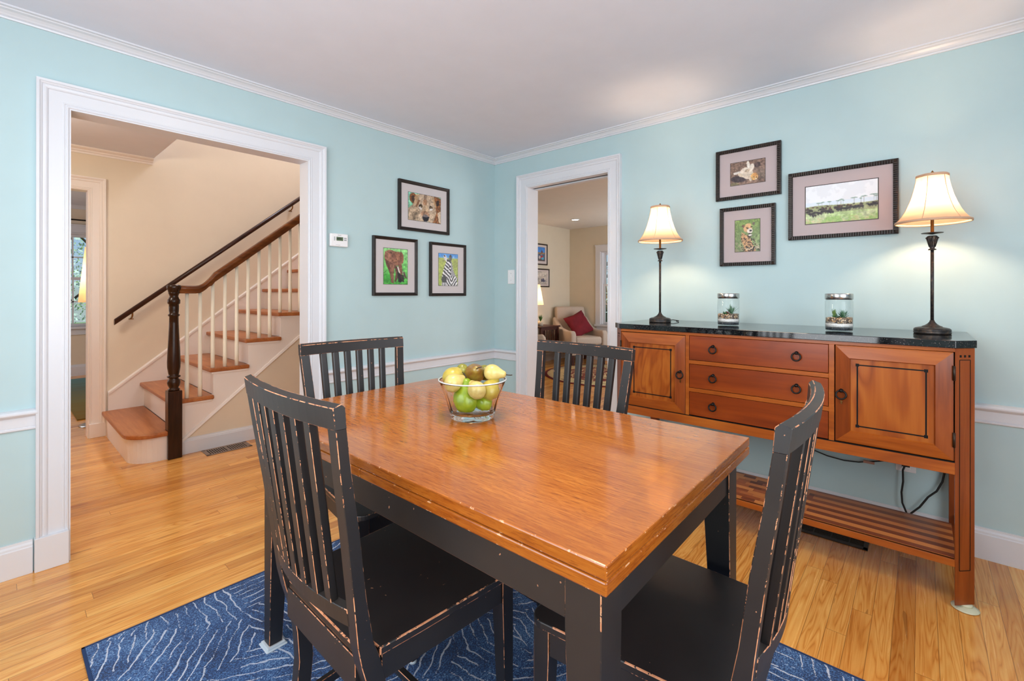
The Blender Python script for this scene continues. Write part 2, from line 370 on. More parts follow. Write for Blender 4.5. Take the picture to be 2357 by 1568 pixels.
def m_vc():
    x = NT('printed photograph'); a = x.n('VertexColor', layer_name='Col')
    x.set(col=a.outputs[0], rough=0.4, spec=0.3, coat=0.15, coatr=0.08); return x.m
M['print'] = m_vc()

# ------------------------------------------------------------------ mesh helpers
class MB:
    def __init__(s): s.v = []; s.f = []; s.sm = []; s.mi = []
    def add(s, verts, faces, smooth=False, mi=0):
        o = len(s.v); s.v += [tuple(v) for v in verts]
        for f in faces: s.f.append([i + o for i in f]); s.sm.append(smooth); s.mi.append(mi)
        return s
    def box(s, x0, x1, y0, y1, z0, z1, mi=0):
        x0, x1 = sorted((x0, x1)); y0, y1 = sorted((y0, y1)); z0, z1 = sorted((z0, z1))
        v = [(x0, y0, z0), (x1, y0, z0), (x1, y1, z0), (x0, y1, z0), (x0, y0, z1), (x1, y0, z1), (x1, y1, z1), (x0, y1, z1)]
        return s.add(v, [(0, 3, 2, 1), (4, 5, 6, 7), (0, 1, 5, 4), (1, 2, 6, 5), (2, 3, 7, 6), (3, 0, 4, 7)], mi=mi)
    def fbox(s, o, t, n, a0, a1, z0, z1, d0, d1, mi=0):
        # box in a vertical face frame: origin o, tangent t, normal n
        o = Vector(o); t = Vector(t).normalized(); n = Vector(n).normalized(); u = Vector((0, 0, 1)); v = []
        for d in (d0, d1):
            for (a, z) in ((a0, z0), (a1, z0), (a1, z1), (a0, z1)): v.append(o + t * a + u * z + n * d)
        return s.add(v, [(0, 3, 2, 1), (4, 5, 6, 7), (0, 1, 5, 4), (1, 2, 6, 5), (2, 3, 7, 6), (3, 0, 4, 7)], mi=mi)
    def prism(s, poly, lo, hi, axis='z', smooth=False, mi=0):
        n = len(poly)
        P = {'z': lambda a, b, c: (a, b, c), 'y': lambda a, b, c: (a, c, b), 'x': lambda a, b, c: (c, a, b)}[axis]
        v = [P(a, b, lo) for a, b in poly] + [P(a, b, hi) for a, b in poly]
        s.add(v, [list(range(n))[::-1], list(range(n, 2 * n))], mi=mi)
        return s.add(v, [(i, (i + 1) % n, n + (i + 1) % n, n + i) for i in range(n)], smooth, mi)
    def loft(s, rings, cap=True, closed=True, smooth=False, mi=0):
        n = len(rings[0]); v = [p for r in rings for p in r]; f = []
        m = n if closed else n - 1
        for k in range(len(rings) - 1):
            for i in range(m):
                j = (i + 1) % n; f.append((k * n + i, k * n + j, (k + 1) * n + j, (k + 1) * n + i))
        s.add(v, f, smooth, mi)
        if cap and closed:
            s.add(rings[0], [list(range(n))[::-1]], mi=mi); s.add(rings[-1], [list(range(n))], mi=mi)
        return s
    def lathe(s, prof, c=(0, 0, 0), seg=32, smooth=True, fac=None, mi=0):
        # prof: list of (r, z)
        rings = []
        for r, z in prof:
            rings.append([(c[0] + r * (fac(i / seg * 2 * PI, z) if fac else 1) * math.cos(i / seg * 2 * PI),
                           c[1] + r * (fac(i / seg * 2 * PI, z) if fac else 1) * math.sin(i / seg * 2 * PI), c[2] + z) for i in range(seg)])
        return s.loft(rings, cap=prof[0][0] > 1e-5 or prof[-1][0] > 1e-5, smooth=smooth, mi=mi)
    def tube(s, pts, r, seg=8, smooth=True, mi=0, rs=None):
        pts = [Vector(p) for p in pts]; rings = []
        for i, p in enumerate(pts):
            d = (pts[min(i + 1, len(pts) - 1)] - pts[max(i - 1, 0)]).normalized()
            a = d.orthogonal().normalized() if i == 0 else (prev - d * prev.dot(d)).normalized()
            prev = a; b = d.cross(a); rr = rs[i] if rs else r
            rings.append([tuple(p + a * math.cos(k / seg * 2 * PI) * rr + b * math.sin(k / seg * 2 * PI) * rr) for k in range(seg)])
        return s.loft(rings, smooth=smooth, mi=mi)
    def ball(s, c, r, seg=16, rg=10, sc_=(1, 1, 1), mi=0):
        pr = [(math.sin(k / rg * PI), -math.cos(k / rg * PI)) for k in range(rg + 1)]
        rings = [[(c[0] + max(q, 1e-4) * r * sc_[0] * math.cos(i / seg * 2 * PI), c[1] + max(q, 1e-4) * r * sc_[1] * math.sin(i / seg * 2 * PI), c[2] + z * r * sc_[2]) for i in range(seg)] for q, z in pr]
        return s.loft(rings, smooth=True, mi=mi)
    def torus(s, c, R, r, n=(1, 0, 0), seg=24, rs=8, mi=0):
        n = Vector(n).normalized(); a = n.orthogonal().normalized(); b = n.cross(a); rings = []
        for i in range(seg):
            t = i / seg * 2 * PI; d = a * math.cos(t) + b * math.sin(t); ctr = Vector(c) + d * R
            rings.append([tuple(ctr + d * math.cos(k / rs * 2 * PI) * r + n * math.sin(k / rs * 2 * PI) * r) for k in range(rs)])
        rings.append(rings[0]); return s.loft(rings, cap=False, smooth=True, mi=mi)
    def build(s, name, mat, parent=None, bevel=0.0, seg=1, worn=None, origin=None, smooth_all=False, ang=35, subd=0):
        me = bpy.data.meshes.new(name)
        xs = np.array(s.v); lo = xs.min(0); hi = xs.max(0)
        if origin is None: origin = ((lo[0] + hi[0]) / 2, (lo[1] + hi[1]) / 2, lo[2])
        o_ = Vector(origin)
        me.from_pydata([tuple(Vector(v) - o_) for v in s.v], [], s.f)
        me.polygons.foreach_set('use_smooth', [bool(q or smooth_all) for q in s.sm])
        me.polygons.foreach_set('material_index', s.mi)
        mats = mat if isinstance(mat, (list, tuple)) else [mat]
        for q in mats: me.materials.append(q)
        bm = bmesh.new(); bm.from_mesh(me); bmesh.ops.remove_doubles(bm, verts=bm.verts, dist=1e-5)
        bmesh.ops.recalc_face_normals(bm, faces=bm.faces); bm.to_mesh(me); bm.free(); me.update()
        o = bpy.data.objects.new(name, me); COL.objects.link(o)
        if parent is not None:
            o.parent = parent; pw = wloc(parent); o.location = o_ - pw
        else: o.location = o_
        o['_w'] = tuple(o_)
        if subd:
            m = o.modifiers.new('subd', 'SUBSURF'); m.levels = subd; m.render_levels = subd
        if bevel:
            m = o.modifiers.new('bevel', 'BEVEL'); m.width = bevel; m.segments = seg; m.limit_method = 'ANGLE'; m.angle_limit = math.radians(ang)
            if worn: me.materials.append(worn); m.material = len(me.materials) - 1
        return o
def wloc(o): return Vector(o['_w']) if '_w' in o.keys() else Vector((0, 0, 0))
def thing(name, label, cat, loc=(0, 0, 0), group=None):
    o = bpy.data.objects.new(name, None); o.empty_display_size = 0.05; COL.objects.link(o); o.location = loc
    o['_w'] = tuple(loc); tag(o, label, cat, group); return o
def tag(o, label, cat, group=None):
    o['label'] = label; o['category'] = cat
    if group: o['group'] = group
    return o
def structure(o): o['kind'] = 'structure'; return o
def dup(root):
    r = root.copy(); COL.objects.link(r)
    for ch in root.children:
        c = ch.copy(); COL.objects.link(c); c.parent = r
        for g in ch.children:
            d = g.copy(); COL.objects.link(d); d.parent = c
    return r
def arc(cx, cy, r, a0, a1, n):
    return [(cx + r * math.cos(a0 + (a1 - a0) * i / n), cy + r * math.sin(a0 + (a1 - a0) * i / n)) for i in range(n + 1)]
# ================================================================== the room shell
CEIL = 2.397
def wallx(name, y0, y1, x0, x1, z0, z1, mat): return structure(MB().box(x0, x1, y0, y1, z0, z1).build(name, mat))
structure(MB().box(-5.2, 4.5, -4.35, 6.6, -0.12, 0.0).build('floor', M['floor']))
structure(MB().box(-4.1, 0.12, -4.3, 0.1, CEIL, CEIL + 0.1).build('ceiling', M['ceil']))
# north wall of the dining room (with the hall opening), blue front, cream back
def wall_open_x(name, y0, y1, xa, xb, o0, o1, oz, h, mat):
    b = MB()
    b.box(xa, o0, y0, y1, 0, h); b.box(o1, xb, y0, y1, 0, h); b.box(o0, o1, y0, y1, oz, h)
    return structure(b.build(name, mat))
def wall_open_y(name, x0, x1, ya, yb, o0, o1, oz, h, mat, oz0=None):
    b = MB(); b.box(x0, x1, ya, o0, 0, h); b.box(x0, x1, o1, yb, 0, h); b.box(x0, x1, o0, o1, oz, h)
    if oz0: b.box(x0, x1, o0, o1, 0, oz0)
    return structure(b.build(name, mat))
LO, LR, LZ = -2.775, -1.690, 2.034
wall_open_x('wall_north', 0.0, 0.05, -4.1, 0.0, LO, LR, LZ, CEIL, M['wall_blue'])
wall_open_x('wall_hall_south', 0.05, 0.095, -5.0, 0.0, LO, LR, LZ, 4.8, M['wall_cream'])
# east wall of the dining room (with the living room opening)
RA, RB, RZ = -1.163, -0.388, 2.100
wall_open_y('wall_east', 0.0, 0.06, -4.3, 0.095, RA, RB, RZ, CEIL, M['wall_blue'])
wall_open_y('wall_living_west', 0.06, 0.12, -3.2, 2.08, RA, RB, RZ, 2.5, M['wall_living'])
# west and south walls behind the camera, each with a window opening
wall_open_y('wall_west', -4.1, -4.0, -4.3, 0.0, -2.65, -0.85, 2.2, CEIL, M['wall_blue'], 0.7)
b = MB(); b.box(-4.0, -2.5, -4.3, -4.2, 0, CEIL); b.box(-0.6, 0.0, -4.3, -4.2, 0, CEIL); b.box(-2.5, -0.6, -4.3, -4.2, 2.2, CEIL); b.box(-2.5, -0.6, -4.3, -4.2, 0, 0.7)
structure(b.build('wall_south', M['wall_blue']))
# hall and stairwell
structure(MB().box(-5.0, 0.0, 0.095, 1.235, CEIL, CEIL + 0.25).box(-5.0, -2.055, 1.235, 2.27, CEIL, CEIL + 0.25).build('ceiling_hall', M['ceil']))
structure(MB().box(-5.1, -5.0, 0.05, 2.4, 0, 2.6).build('wall_hall_west', M['wall_cream']))
SDL, SDR, SDZ = -3.30, -2.478, 2.052
b = MB(); b.box(-5.0, SDL, 2.27, 2.37, 0, 2.7); b.box(SDR, 0.02, 2.27, 2.37, 0, 4.8); b.box(SDL, SDR, 2.27, 2.37, SDZ, 2.7); b.box(SDL - 0.001, SDR, 2.27, 2.37, 2.7, 4.8)
structure(b.build('wall_hall_north', M['wall_cream']))
structure(MB().box(0.0, 0.058, 0.095, 2.27, 0, 4.8).build('wall_stair_end', M['wall_cream']))
structure(MB().box(-3.3, 0.02, 0.05, 2.37, 4.8, 4.9).build('ceiling_stairwell', M['ceil']))
structure(MB().box(-2.15, -2.055, 1.235, 2.27, CEIL + 0.25, 4.8).build('wall_stairwell_west', M['wall_cream']))
# study
structure(MB().box(-5.0, -0.8, 2.37, 6.35, 2.45, 2.55).build('ceiling_study', M['ceil']))
wx0, wx1 = -2.56, -1.6
b = MB(); b.box(-5.0, wx0, 6.21, 6.35, 0, 2.45); b.box(wx1, -0.8, 6.21, 6.35, 0, 2.45); b.box(wx0, wx1, 6.21, 6.35, 2.08, 2.45); b.box(wx0, wx1, 6.21, 6.35, 0, 0.71)
structure(b.build('wall_study_north', M['wall_cream']))
structure(MB().box(-0.9, -0.8, 2.37, 6.21, 0, 2.45).build('wall_study_east', M['wall_cream']))
structure(MB().box(-5.1, -5.0, 2.4, 6.35, 0, 2.45).build('wall_study_west', M['wall_cream']))
# living room
structure(MB().box(0.06, 4.4, -3.2, 2.2, 2.397, 2.5).build('ceiling_living', M['ceil_living']))
structure(MB().box(0.12, 4.35, 2.08, 2.2, 0, 2.397).build('wall_living_north', M['wall_living']))
b = MB(); b.box(4.22, 4.35, 1.43, 2.08, 0, 2.397); b.box(4.22, 4.35, -3.2, 0.6, 0, 2.397); b.box(4.22, 4.35, 0.6, 1.43, 1.95, 2.397); b.box(4.22, 4.35, 0.6, 1.43, 0, 0.64)
structure(b.build('wall_living_east', M['wall_living']))
structure(MB().box(0.12, 4.35, -3.3, -3.2, 0, 2.397).build('wall_living_south', M['wall_living']))

# ---- trim profiles: (z, t) for horizontal runs, t = projection from the wall
def run_x(name, x0, x1, y, prof, side=-1, mat='trim'):       # along x, wall plane y, projecting to side*y
    b = MB(); b.prism([(y + side * t, z) for t, z in prof], x0, x1, 'x'); return structure(b.build(name, M[mat]))
def run_y(name, y0, y1, x, prof, side=-1, mat='trim'):
    b = MB(); b.prism([(x + side * t, z) for t, z in prof], y0, y1, 'y'); return structure(b.build(name, M[mat]))
CROWN = [(0, 2.355), (.009, 2.355), (.011, 2.361), (.009, 2.364), (.016, 2.367), (.020, 2.373), (.030, 2.381), (.044, 2.385), (.046, 2.389), (.060, 2.390), (.060, 2.397), (0, 2.397)]
RAIL = [(0, .616), (.008, .616), (.013, .620), (.013, .626), (.008, .630), (.009, .632), (.009, .672), (.012, .676), (.020, .678), (.028, .682), (.033, .688), (.033, .694), (.028, .700), (.018, .704), (0, .706)]
BASE = [(0, 0), (.016, 0), (.016, .112), (.013, .116), (.012, .124), (.007, .132), (.006, .141), (0, .141)]
HB = [(t, z * 0.82) for t, z in BASE]
run_x('trim_crown_north', -4.0, 0.0, 0.0, CROWN); run_y('trim_crown_east', -4.2, -0.0, 0.0, CROWN)
run_x('trim_chair_rail_north', -1.578, 0.0, 0.0, RAIL); run_x('trim_chair_rail_north_west', -4.0, -2.874, 0.0, RAIL)
run_y('trim_chair_rail_east', -4.2, -1.27, 0.0, RAIL); run_y('trim_chair_rail_corner', -0.285, 0.0, 0.0, RAIL)
run_x('baseboard_north', -1.581, 0.0, 0.0, BASE); run_x('baseboard_north_west', -4.0, -2.887, 0.0, BASE)
run_y('baseboard_east', -4.2, -1.27, 0.0, BASE); run_y('baseboard_corner', -0.285, 0.0, 0.0, BASE)
run_x('baseboard_south', -4.0, 0.0, -4.2, BASE, 1); run_y('baseboard_west', -4.2, 0.0, -4.0, BASE, 1)
run_x('baseboard_study', -5.0, -0.9, 6.21, [(t, z * 1.15) for t, z in BASE]); run_x('baseboard_living', 0.12, 4.22, 2.08, BASE)
run_y('baseboard_living_east', -3.2, 2.08, 4.22, BASE)
run_x('trim_hall_crown', -5.0, -2.055, 2.27, [(0, 2.345), (.008, 2.345), (.010, 2.358), (.02, 2.366), (.022, 2.374), (.045, 2.384), (.05, 2.389), (.05, 2.397), (0, 2.397)], mat='stair_white')
run_x('trim_study_crown', -5.0, -0.9, 6.21, [(0, 2.40), (.01, 2.40), (.03, 2.43), (.05, 2.45), (0, 2.45)])
CAS = [(0, 0), (0, .012), (.003, .015), (.007, .015), (.010, .011), (.013, .011), (.015, .014), (.019, .014), (.021, .012), (.066, .013), (.068, .017), (.073, .020), (.079, .021), (.084, .019), (.086, .023), (.092, .026), (.094, .030), (.104, .031), (.104, 0)]
def casing(name, axis, plane, a0, a1, z1, side, mat='trim', sc_=1.0, prof=CAS, z0=0.0):
    rings = []
    def P(a, t, z): return (a, plane + side * t, z) if axis == 'x' else (plane + side * t, a, z)
    for k in range(4):
        r = []
        for d, t in prof:
            d *= sc_
            a, z = [(a0 - d, z0), (a0 - d, z1 + d), (a1 + d, z1 + d), (a1 + d, z0)][k]
            r.append(P(a, t, z))
        rings.append(r)
    return structure(MB().loft(rings).build(name, M[mat]))
casing('trim_hall_opening_casing', 'x', 0.0, LO, LR, LZ, -1)
casing('trim_hall_opening_back_casing', 'x', 0.095, LO, LR, LZ, 1)
casing('trim_living_opening_casing', 'y', 0.0, RA, RB, RZ, -1)
casing('trim_living_opening_back_casing', 'y', 0.12, RA, RB, RZ, 1)
casing('trim_study_door_casing', 'x', 2.27, SDL, SDR, SDZ, -1, 'stair_white')
# plinth blocks
for nm, x0, x1 in (('trim_plinth_left', LO - 0.108, LO + 0.0), ('trim_plinth_right', LR, LR + 0.108)):
    structure(MB().box(x0, x1, -0.034, 0.0, 0, 0.145).build(nm, M['trim'], bevel=0.002))
structure(MB().box(SDR, SDR + 0.106, 2.236, 2.27, 0, 0.115).build('trim_plinth_study', M['stair_white'], bevel=0.002))
# jamb linings
def jamb_x(name, o0, o1, oz, y0, y1, mat):
    b = MB(); t = 0.012
    b.box(o0 - 0.002, o0 + t - 0.012 + 0.006, y0, y1, 0, oz + 0.002); b.box(o1 - 0.006, o1 + 0.002, y0, y1, 0, oz + 0.002); b.box(o0 + 0.006, o1 - 0.006, y0, y1, oz - 0.006, oz + 0.002)
    return structure(b.build(name, M[mat]))
jamb_x('trim_hall_opening_jamb', LO, LR, LZ, -0.010, 0.105, 'trim')
jamb_x('trim_study_door_jamb', SDL, SDR, SDZ, 2.26, 2.38, 'stair_white')
b = MB(); b.box(-0.010, 0.130, RA - 0.002, RA + 0.006, 0, RZ); b.box(-0.010, 0.130, RB - 0.006, RB + 0.002, 0, RZ)
b.box(-0.010, 0.045, RA + .006, RB - .006, RZ - 0.008, RZ); b.box(0.085, 0.130, RA + .006, RB - .006, RZ - 0.014, RZ)
structure(b.build('trim_living_opening_jamb', M['trim']))
tr = structure(MB().box(0.047, 0.083, RA + 0.006, RB - 0.006, RZ - 0.004, RZ + 0.0).build('trim_sliding_door_track', M['vent_dark']))

# ---- windows
def window(name, axis, plane, a0, a1, z0, z1, mid, cols, cas=0.1, depth=1, frame='trim'):
    """double hung window; depth = +1 when the outdoors lies in the + direction"""
    root = bpy.data.objects.new(name, None); COL.objects.link(root); structure(root)
    root['_w'] = (0, 0, 0)
    def bx(b, p0, p1, q0, q1, r0, r1):
        return b.box(q0, q1, plane + p0 * depth, plane + p1 * depth, r0, r1) if axis == 'x' else b.box(plane + p0 * depth, plane + p1 * depth, q0, q1, r0, r1)
    b = MB()
    bx(b, -0.02, 0.0, a0 - cas, a0, z0, z1); bx(b, -0.02, 0.0, a1, a1 + cas, z0, z1); bx(b, -0.02, 0.0, a0 - cas, a1 + cas, z1, z1 + cas)
    bx(b, -0.03, 0.0, a0 - cas - 0.01, a1 + cas + 0.01, z1 + cas, z1 + cas + 0.02)
    bx(b, 0.0, 0.12, a0, a0 + 0.02, z0, z1 - 0.02); bx(b, 0.0, 0.12, a1 - 0.02, a1, z0, z1 - 0.02); bx(b, 0.0, 0.12, a0, a1, z1 - 0.02, z1)
    b.build('window_frame', M[frame], root, bevel=0.002)
    b = MB(); bx(b, -0.06, 0.12, a0 - cas, a1 + cas, z0 - 0.035, z0); bx(b, -0.018, 0.0, a0 - cas + .02, a1 + cas - .02, z0 - 0.12, z0 - 0.035)
    b.build('window_sill', M[frame], root, bevel=0.002)
    for (s0, s1, d) in ((z0, mid + 0.02, 0.045), (mid - 0.02, z1 - 0.02, 0.08)):
        b = MB(); e = 0.04
        bx(b, d, d + 0.03, a0 + 0.02, a0 + 0.02 + e, s0, s1); bx(b, d, d + 0.03, a1 - 0.02 - e, a1 - 0.02, s0, s1)
        bx(b, d, d + 0.03, a0 + 0.02 + e, a1 - 0.02 - e, s0, s0 + e); bx(b, d, d + 0.03, a0 + 0.02 + e, a1 - 0.02 - e, s1 - e, s1)
        for k in range(1, cols):
            c = a0 + (a1 - a0) * k / cols; bx(b, d + .005, d + 0.025, c - 0.009, c + 0.009, s0, s1)
        c = (s0 + s1) / 2; bx(b, d + .005, d + 0.025, a0 + 0.02, a1 - 0.02, c - 0.009, c + 0.009)
        sash = b.build('sash', M[frame], root)
        b = MB(); bx(b, d + 0.013, d + 0.017, a0 + 0.03, a1 - 0.03, s0 + 0.01, s1 - 0.01); b.build('pane', M['pane'], sash)
    return root
window('window_1', 'x', 6.21, -2.56, -1.60, 0.71, 2.06, 1.40, 3)
window('window_2', 'y', 4.22, 0.62, 1.41, 0.64, 1.94, 1.34, 2)
window('window_3', 'y', -4.0, -2.65, -0.85, 0.70, 2.2, 1.45, 3, depth=-1)
window('window_4', 'x', -4.2, -2.5, -0.6, 0.70, 2.2, 1.45, 3, depth=-1)
# ---- curtain rod in the study
o = MB().tube([(-2.9, 6.12, 2.235), (-1.3, 6.12, 2.235)], 0.010).ball((-2.9, 6.12, 2.235), 0.02).ball((-1.3, 6.12, 2.235), 0.02).box(-2.72, -2.70, 6.12, 6.21, 2.225, 2.245).box(-1.46, -1.44, 6.12, 6.21, 2.225, 2.245).build('curtain_rod', M['iron'])
tag(o, 'thin black curtain rod above the window of the far study', 'curtain rod')

# ================================================================== staircase
RISE, RUN, X1 = 0.207, 0.2505, -2.398       # X1 = nosing of the first tread
YS, YW = 1.235, 2.255
st = thing('staircase', 'white staircase with brown oak treads and dark turned newel post in the hall', 'staircase', (-1.6, 1.7, 0))
NST = 10
for k in range(1, NST + 1):
    z = RISE * k; xn = X1 + RUN * (k - 1)
    if k == 1:
        poly = [(xn, YW)] + arc(xn + 0.17, 1.335, 0.17, PI, PI * 1.5, 8) + [(-2.165, 1.165), (-2.165, 1.24), (xn + RUN + 0.03, 1.24), (xn + RUN + 0.03, YW)]
        MB().prism(poly, z - 0.032, z).build('tread', M['tread'], st, bevel=0.009, seg=3)
        off = [(xn + 0.025, YW)] + arc(xn + 0.175, 1.345, 0.15, PI, PI * 1.5, 8) + [(-2.12, 1.195), (-2.12, 1.25), (xn + RUN, 1.25), (xn + RUN, YW)]
        MB().prism(off, 0, z - 0.032).build('riser', M['stair_white'], st)
    else:
        y0 = 1.205
        MB().box(xn, xn + RUN + 0.03, y0, YW, z - 0.032, z).build('tread', M['tread'], st, bevel=0.009, seg=3)
        MB().box(xn + 0.03, xn + 0.045, YS + 0.0195, YW, z - RISE, z - 0.032).build('riser', M['stair_white'], st)
        MB().box(xn + 0.015, xn + RUN + 0.02, YS - 0.018, YS - 0.002, z - 0.045, z - 0.032).build('scotia', M['stair_white'], st)
# stringer (near side), stepped on top, sloped band below
poly = [(-2.08, 0.10)]
for k in range(2, NST + 1):
    xn = X1 + RUN * (k - 1) + 0.03
    poly += [(xn, RISE * (k - 1) - 0.0), (xn, RISE * k - 0.032)]
poly += [(0.0, RISE * NST - 0.032), (0.0, 1.82), (-2.055, 0.108)]
poly = [(-2.085, 0.0)] + [(-2.085, 0.30)] + poly[2:]
b = MB(); b.prism(poly, YS - 0.005, YS + 0.02, 'y'); b.build('stringer', M['stair_white'], st)
# moulding along the lower edge of the stringer
b = MB(); b.loft([[(x, YS - 0.018, z), (x, YS - 0.004, z - 0.004), (x, YS - 0.004, z + 0.026), (x, YS - 0.014, z + 0.022)] for x, z in ((-2.075, 0.088), (0.0, 1.81))])
b.build('stringer_molding', M['stair_white'], st)
# wall skirt
z_at = lambda x: 0.352 + (x + 2.358) * (1.655 - 0.352) / (2.358 - 0.733)
b = MB(); b.prism([(-2.358, 0.02), (-2.358, z_at(-2.358) - 0.012), (0.0, z_at(0.0) - 0.012), (0.0, z_at(0) - 0.6), (-2.1, 0.02)], YW - 0.002, 2.27, 'y')
b.loft([[(x, YW - 0.010, z_at(x) - 0.014), (x, YW - 0.010, z_at(x) + 0.004), (x, 2.262, z_at(x) + 0.014), (x, 2.27, z_at(x) + 0.014), (x, 2.27, z_at(x) - 0.014)] for x in (-2.358, 0.0)])
b.build('skirt_board', M['stair_white'], st)
# newel post
nx, ny = -2.125, 1.205
nw = thing  # parts below belong to the staircase
b = MB(); h = 0.043
b.box(nx - h, nx + h, ny - h, ny + h, 0, 0.49)
b.build('newel_base', M['newel'], st, bevel=0.003)
prof = [(.030, .490), (.036, .494), (.038, .500), (.030, .506), (.028, .512), (.037, .528), (.041, .548), (.038, .566), (.028, .578), (.030, .583), (.041, .588), (.041, .596), (.030, .602), (.034, .616), (.040, .66), (.041, .70),
        (.038, .78), (.033, .88), (.029, .98), (.028, 1.03), (.035, 1.036), (.036, 1.044), (.028, 1.050), (.030, 1.07), (.031, 1.10), (.030, 1.118), (.038, 1.125), (.039, 1.150), (.032, 1.160), (.026, 1.178), (.030, 1.192), (.034, 1.198), (.034, 1.208)]
MB().lathe(prof, (nx, ny, 0), 32).build('newel_turning', M['newel'], st)
MB().lathe([(.001, 1.205), (.034, 1.205), (.036, 1.218), (.043, 1.232), (.045, 1.248), (.040, 1.260), (.001, 1.263)], (nx, ny, 0), 32).build('newel_cap', M['newel'], st)
# handrail: level easing then slope
SL = 0.8175
def rail_z(x):      # top of rail
    x0, x1 = -1.985, -1.865
    s0 = 1.497 + (x1 + 1.699) * SL
    if x <= x0: return 1.256
    if x >= x1: return s0 + (x - x1) * SL
    t = (x - x0) / (x1 - x0)
    return 1.256 + (s0 - 1.256) * (t * t * (1.35 - 0.35 * t))
xs = [-2.10, -2.05, -1.99] + [-1.985 + 0.02 * i for i in range(1, 8)] + [-1.7, -1.5, -1.2, -0.8, -0.4, -0.02]
rings = []
cs = [(-.020, -.058), (.020, -.058), (.024, -.050), (.022, -.040), (.030, -.032), (.033, -.020), (.030, -.008), (.018, 0), (-.018, 0), (-.030, -.008), (-.033, -.020), (-.030, -.032), (-.022, -.040), (-.024, -.050)]
for x in xs: rings.append([(x, ny + 0.012 + a, rail_z(x) + (q * (1.0 if x < -1.9 else 1.28))) for a, q in cs])
MB().loft(rings, smooth=True).build('handrail', M['rail'], st, ang=60)
# balusters, three per tread
bxs = [(-2.038, 2), (-1.954, 2)] + [(-1.870 + 0.0836 * i, 3 + i // 3) for i in range(21)]
for x, k in bxs:
    zb = RISE * k; zt = rail_z(x) - 0.055
    MB().lathe([(.0145, 0), (.0145, .10), (.013, (zt - zb) * .6), (.0115, zt - zb)], (x, ny + 0.03, zb), 12).build('baluster', M['baluster'], st)
# closed under-stair wall and its baseboard
structure(MB().prism([(-2.08, 0), (0.0, 0), (0.0, 1.82), (-2.05, 0.11)], YS, YS + 0.012, 'y').build('wall_understair', M['wall_cream']))
run_x('baseboard_understair', -2.078, -0.0, YS, HB, -1, 'trim')
# wall handrail with brackets
wr = thing('wall_handrail', 'dark wooden handrail fixed along the beige wall beside the stairs', 'handrail', (-1.5, 2.2, 1.5))
x0, x1 = -2.327, -0.05
zc = lambda x: 0.952 + (x + 2.327) * 0.826
rings = [[(x, 2.19 + .022 * math.cos(t), zc(x) + .024 * math.sin(t) + (0.004 if math.sin(t) > 0 else 0)) for t in [i / 12 * 2 * PI for i in range(12)]] for x in (x0, x1)]
MB().loft(rings, smooth=True).build('rail', M['rail_dark'], wr)
for x in (-2.207, -0.86):
    zz = zc(x) - 0.02
    MB().tube([(x, 2.19, zz), (x, 2.19, zz - 0.025), (x, 2.22, zz - 0.045), (x, 2.262, zz - 0.05)], 0.006).lathe([(.001, 0), (.018, 0), (.018, .006), (.001, .008)], (x, 2.25, zz - 0.06), 12).build('bracket', M['brass'], wr)

# ---- floor registers
def register(name, label, x0, x1, y0, y1, nslot, axis, fm, long_half=None):
    r = thing(name, label, 'floor vent', ((x0 + x1) / 2, (y0 + y1) / 2, 0.0))
    b = MB(); m = 0.018
    b.box(x0, x1, y0, y0 + m, 0, .004); b.box(x0, x1, y1 - m, y1, 0, .004); b.box(x0, x0 + m * 1.4, y0, y1, 0, .004); b.box(x1 - m * 1.4, x1, y0, y1, 0, .004)
    b.build('frame', M[fm], r, bevel=0.001)
    MB().box(x0 + m, x1 - m, y0 + m, y1 - m, 0, .0008).build('duct_shade', M['vent_shade'], r)  # dark sheet painting the shade below the louvers
    b = MB()
    if axis == 'x':
        for i in range(nslot + 1):
            c = x0 + m * 1.4 + (x1 - x0 - m * 2.8) * i / nslot; b.box(c - .0035, c + .0035, y0 + m, y1 - m, 0.0008, .003)
        c = (x0 + x1) / 2; b.box(c - .008, c + .008, y0 + m, y1 - m, 0.0008, .0035)
    else:
        for i in range(nslot + 1):
            c = x0 + m + (x1 - x0 - 2 * m) * i / nslot; b.box(c - .0022, c + .0022, y0 + m, y1 - m, 0.0008, .003)
        for i in range(1, 6):
            c = y0 + (y1 - y0) * i / 6; b.box(x0 + m, x1 - m, c - .002, c + .002, 0.0008, .0034)
    b.build('louver', M[fm], r)
    return r
register('floor_vent', 'taupe slotted metal vent in the hall floor below the stairs', -1.955, -1.648, 1.048, 1.205, 17, 'x', 'vent_grey')
register('floor_vent', 'dark bronze grille vent in the floor beneath the sideboard shelf', -0.285, -0.125, -2.69, -2.25, 12, 'y', 'vent_dark')

# ---- thermostat, switch, outlet
t = thing('thermostat', 'white rectangular thermostat with small grey green screen on the blue wall', 'thermostat', (-1.495, 0, 1.508))
MB().box(-1.557, -1.434, -0.026, 0.0, 1.508, 1.593).build('housing', M['white_plastic'], t, bevel=0.006, seg=3)
MB().box(-1.516, -1.470, -0.0275, -0.025, 1.546, 1.571).build('screen', M['screen'], t)
b = MB()
for i in range(3): b.box(-1.533, -1.526, -0.0285, -0.025, 1.547 + i * .009, 1.552 + i * .009)
for i in range(2): b.box(-1.462, -1.455, -0.0285, -0.025, 1.549 + i * .012, 1.556 + i * .012); b.box(-1.452, -1.447, -0.0285, -0.025, 1.549 + i * .012, 1.556 + i * .012)
b.build('buttons', M['grey_print'], t)
MB().box(-1.507, -1.483, -0.0266, -0.0255, 1.581, 1.584).box(-1.52, -1.49, -0.0266, -0.0255, 1.517, 1.5185).build('printed_mark', M['grey_print'], t)
MB().box(-1.515, -1.480, -0.0282, -0.0272, 1.555, 1.563).build('readout', plain('dark lcd digits', (40, 52, 40), 0.4), t)
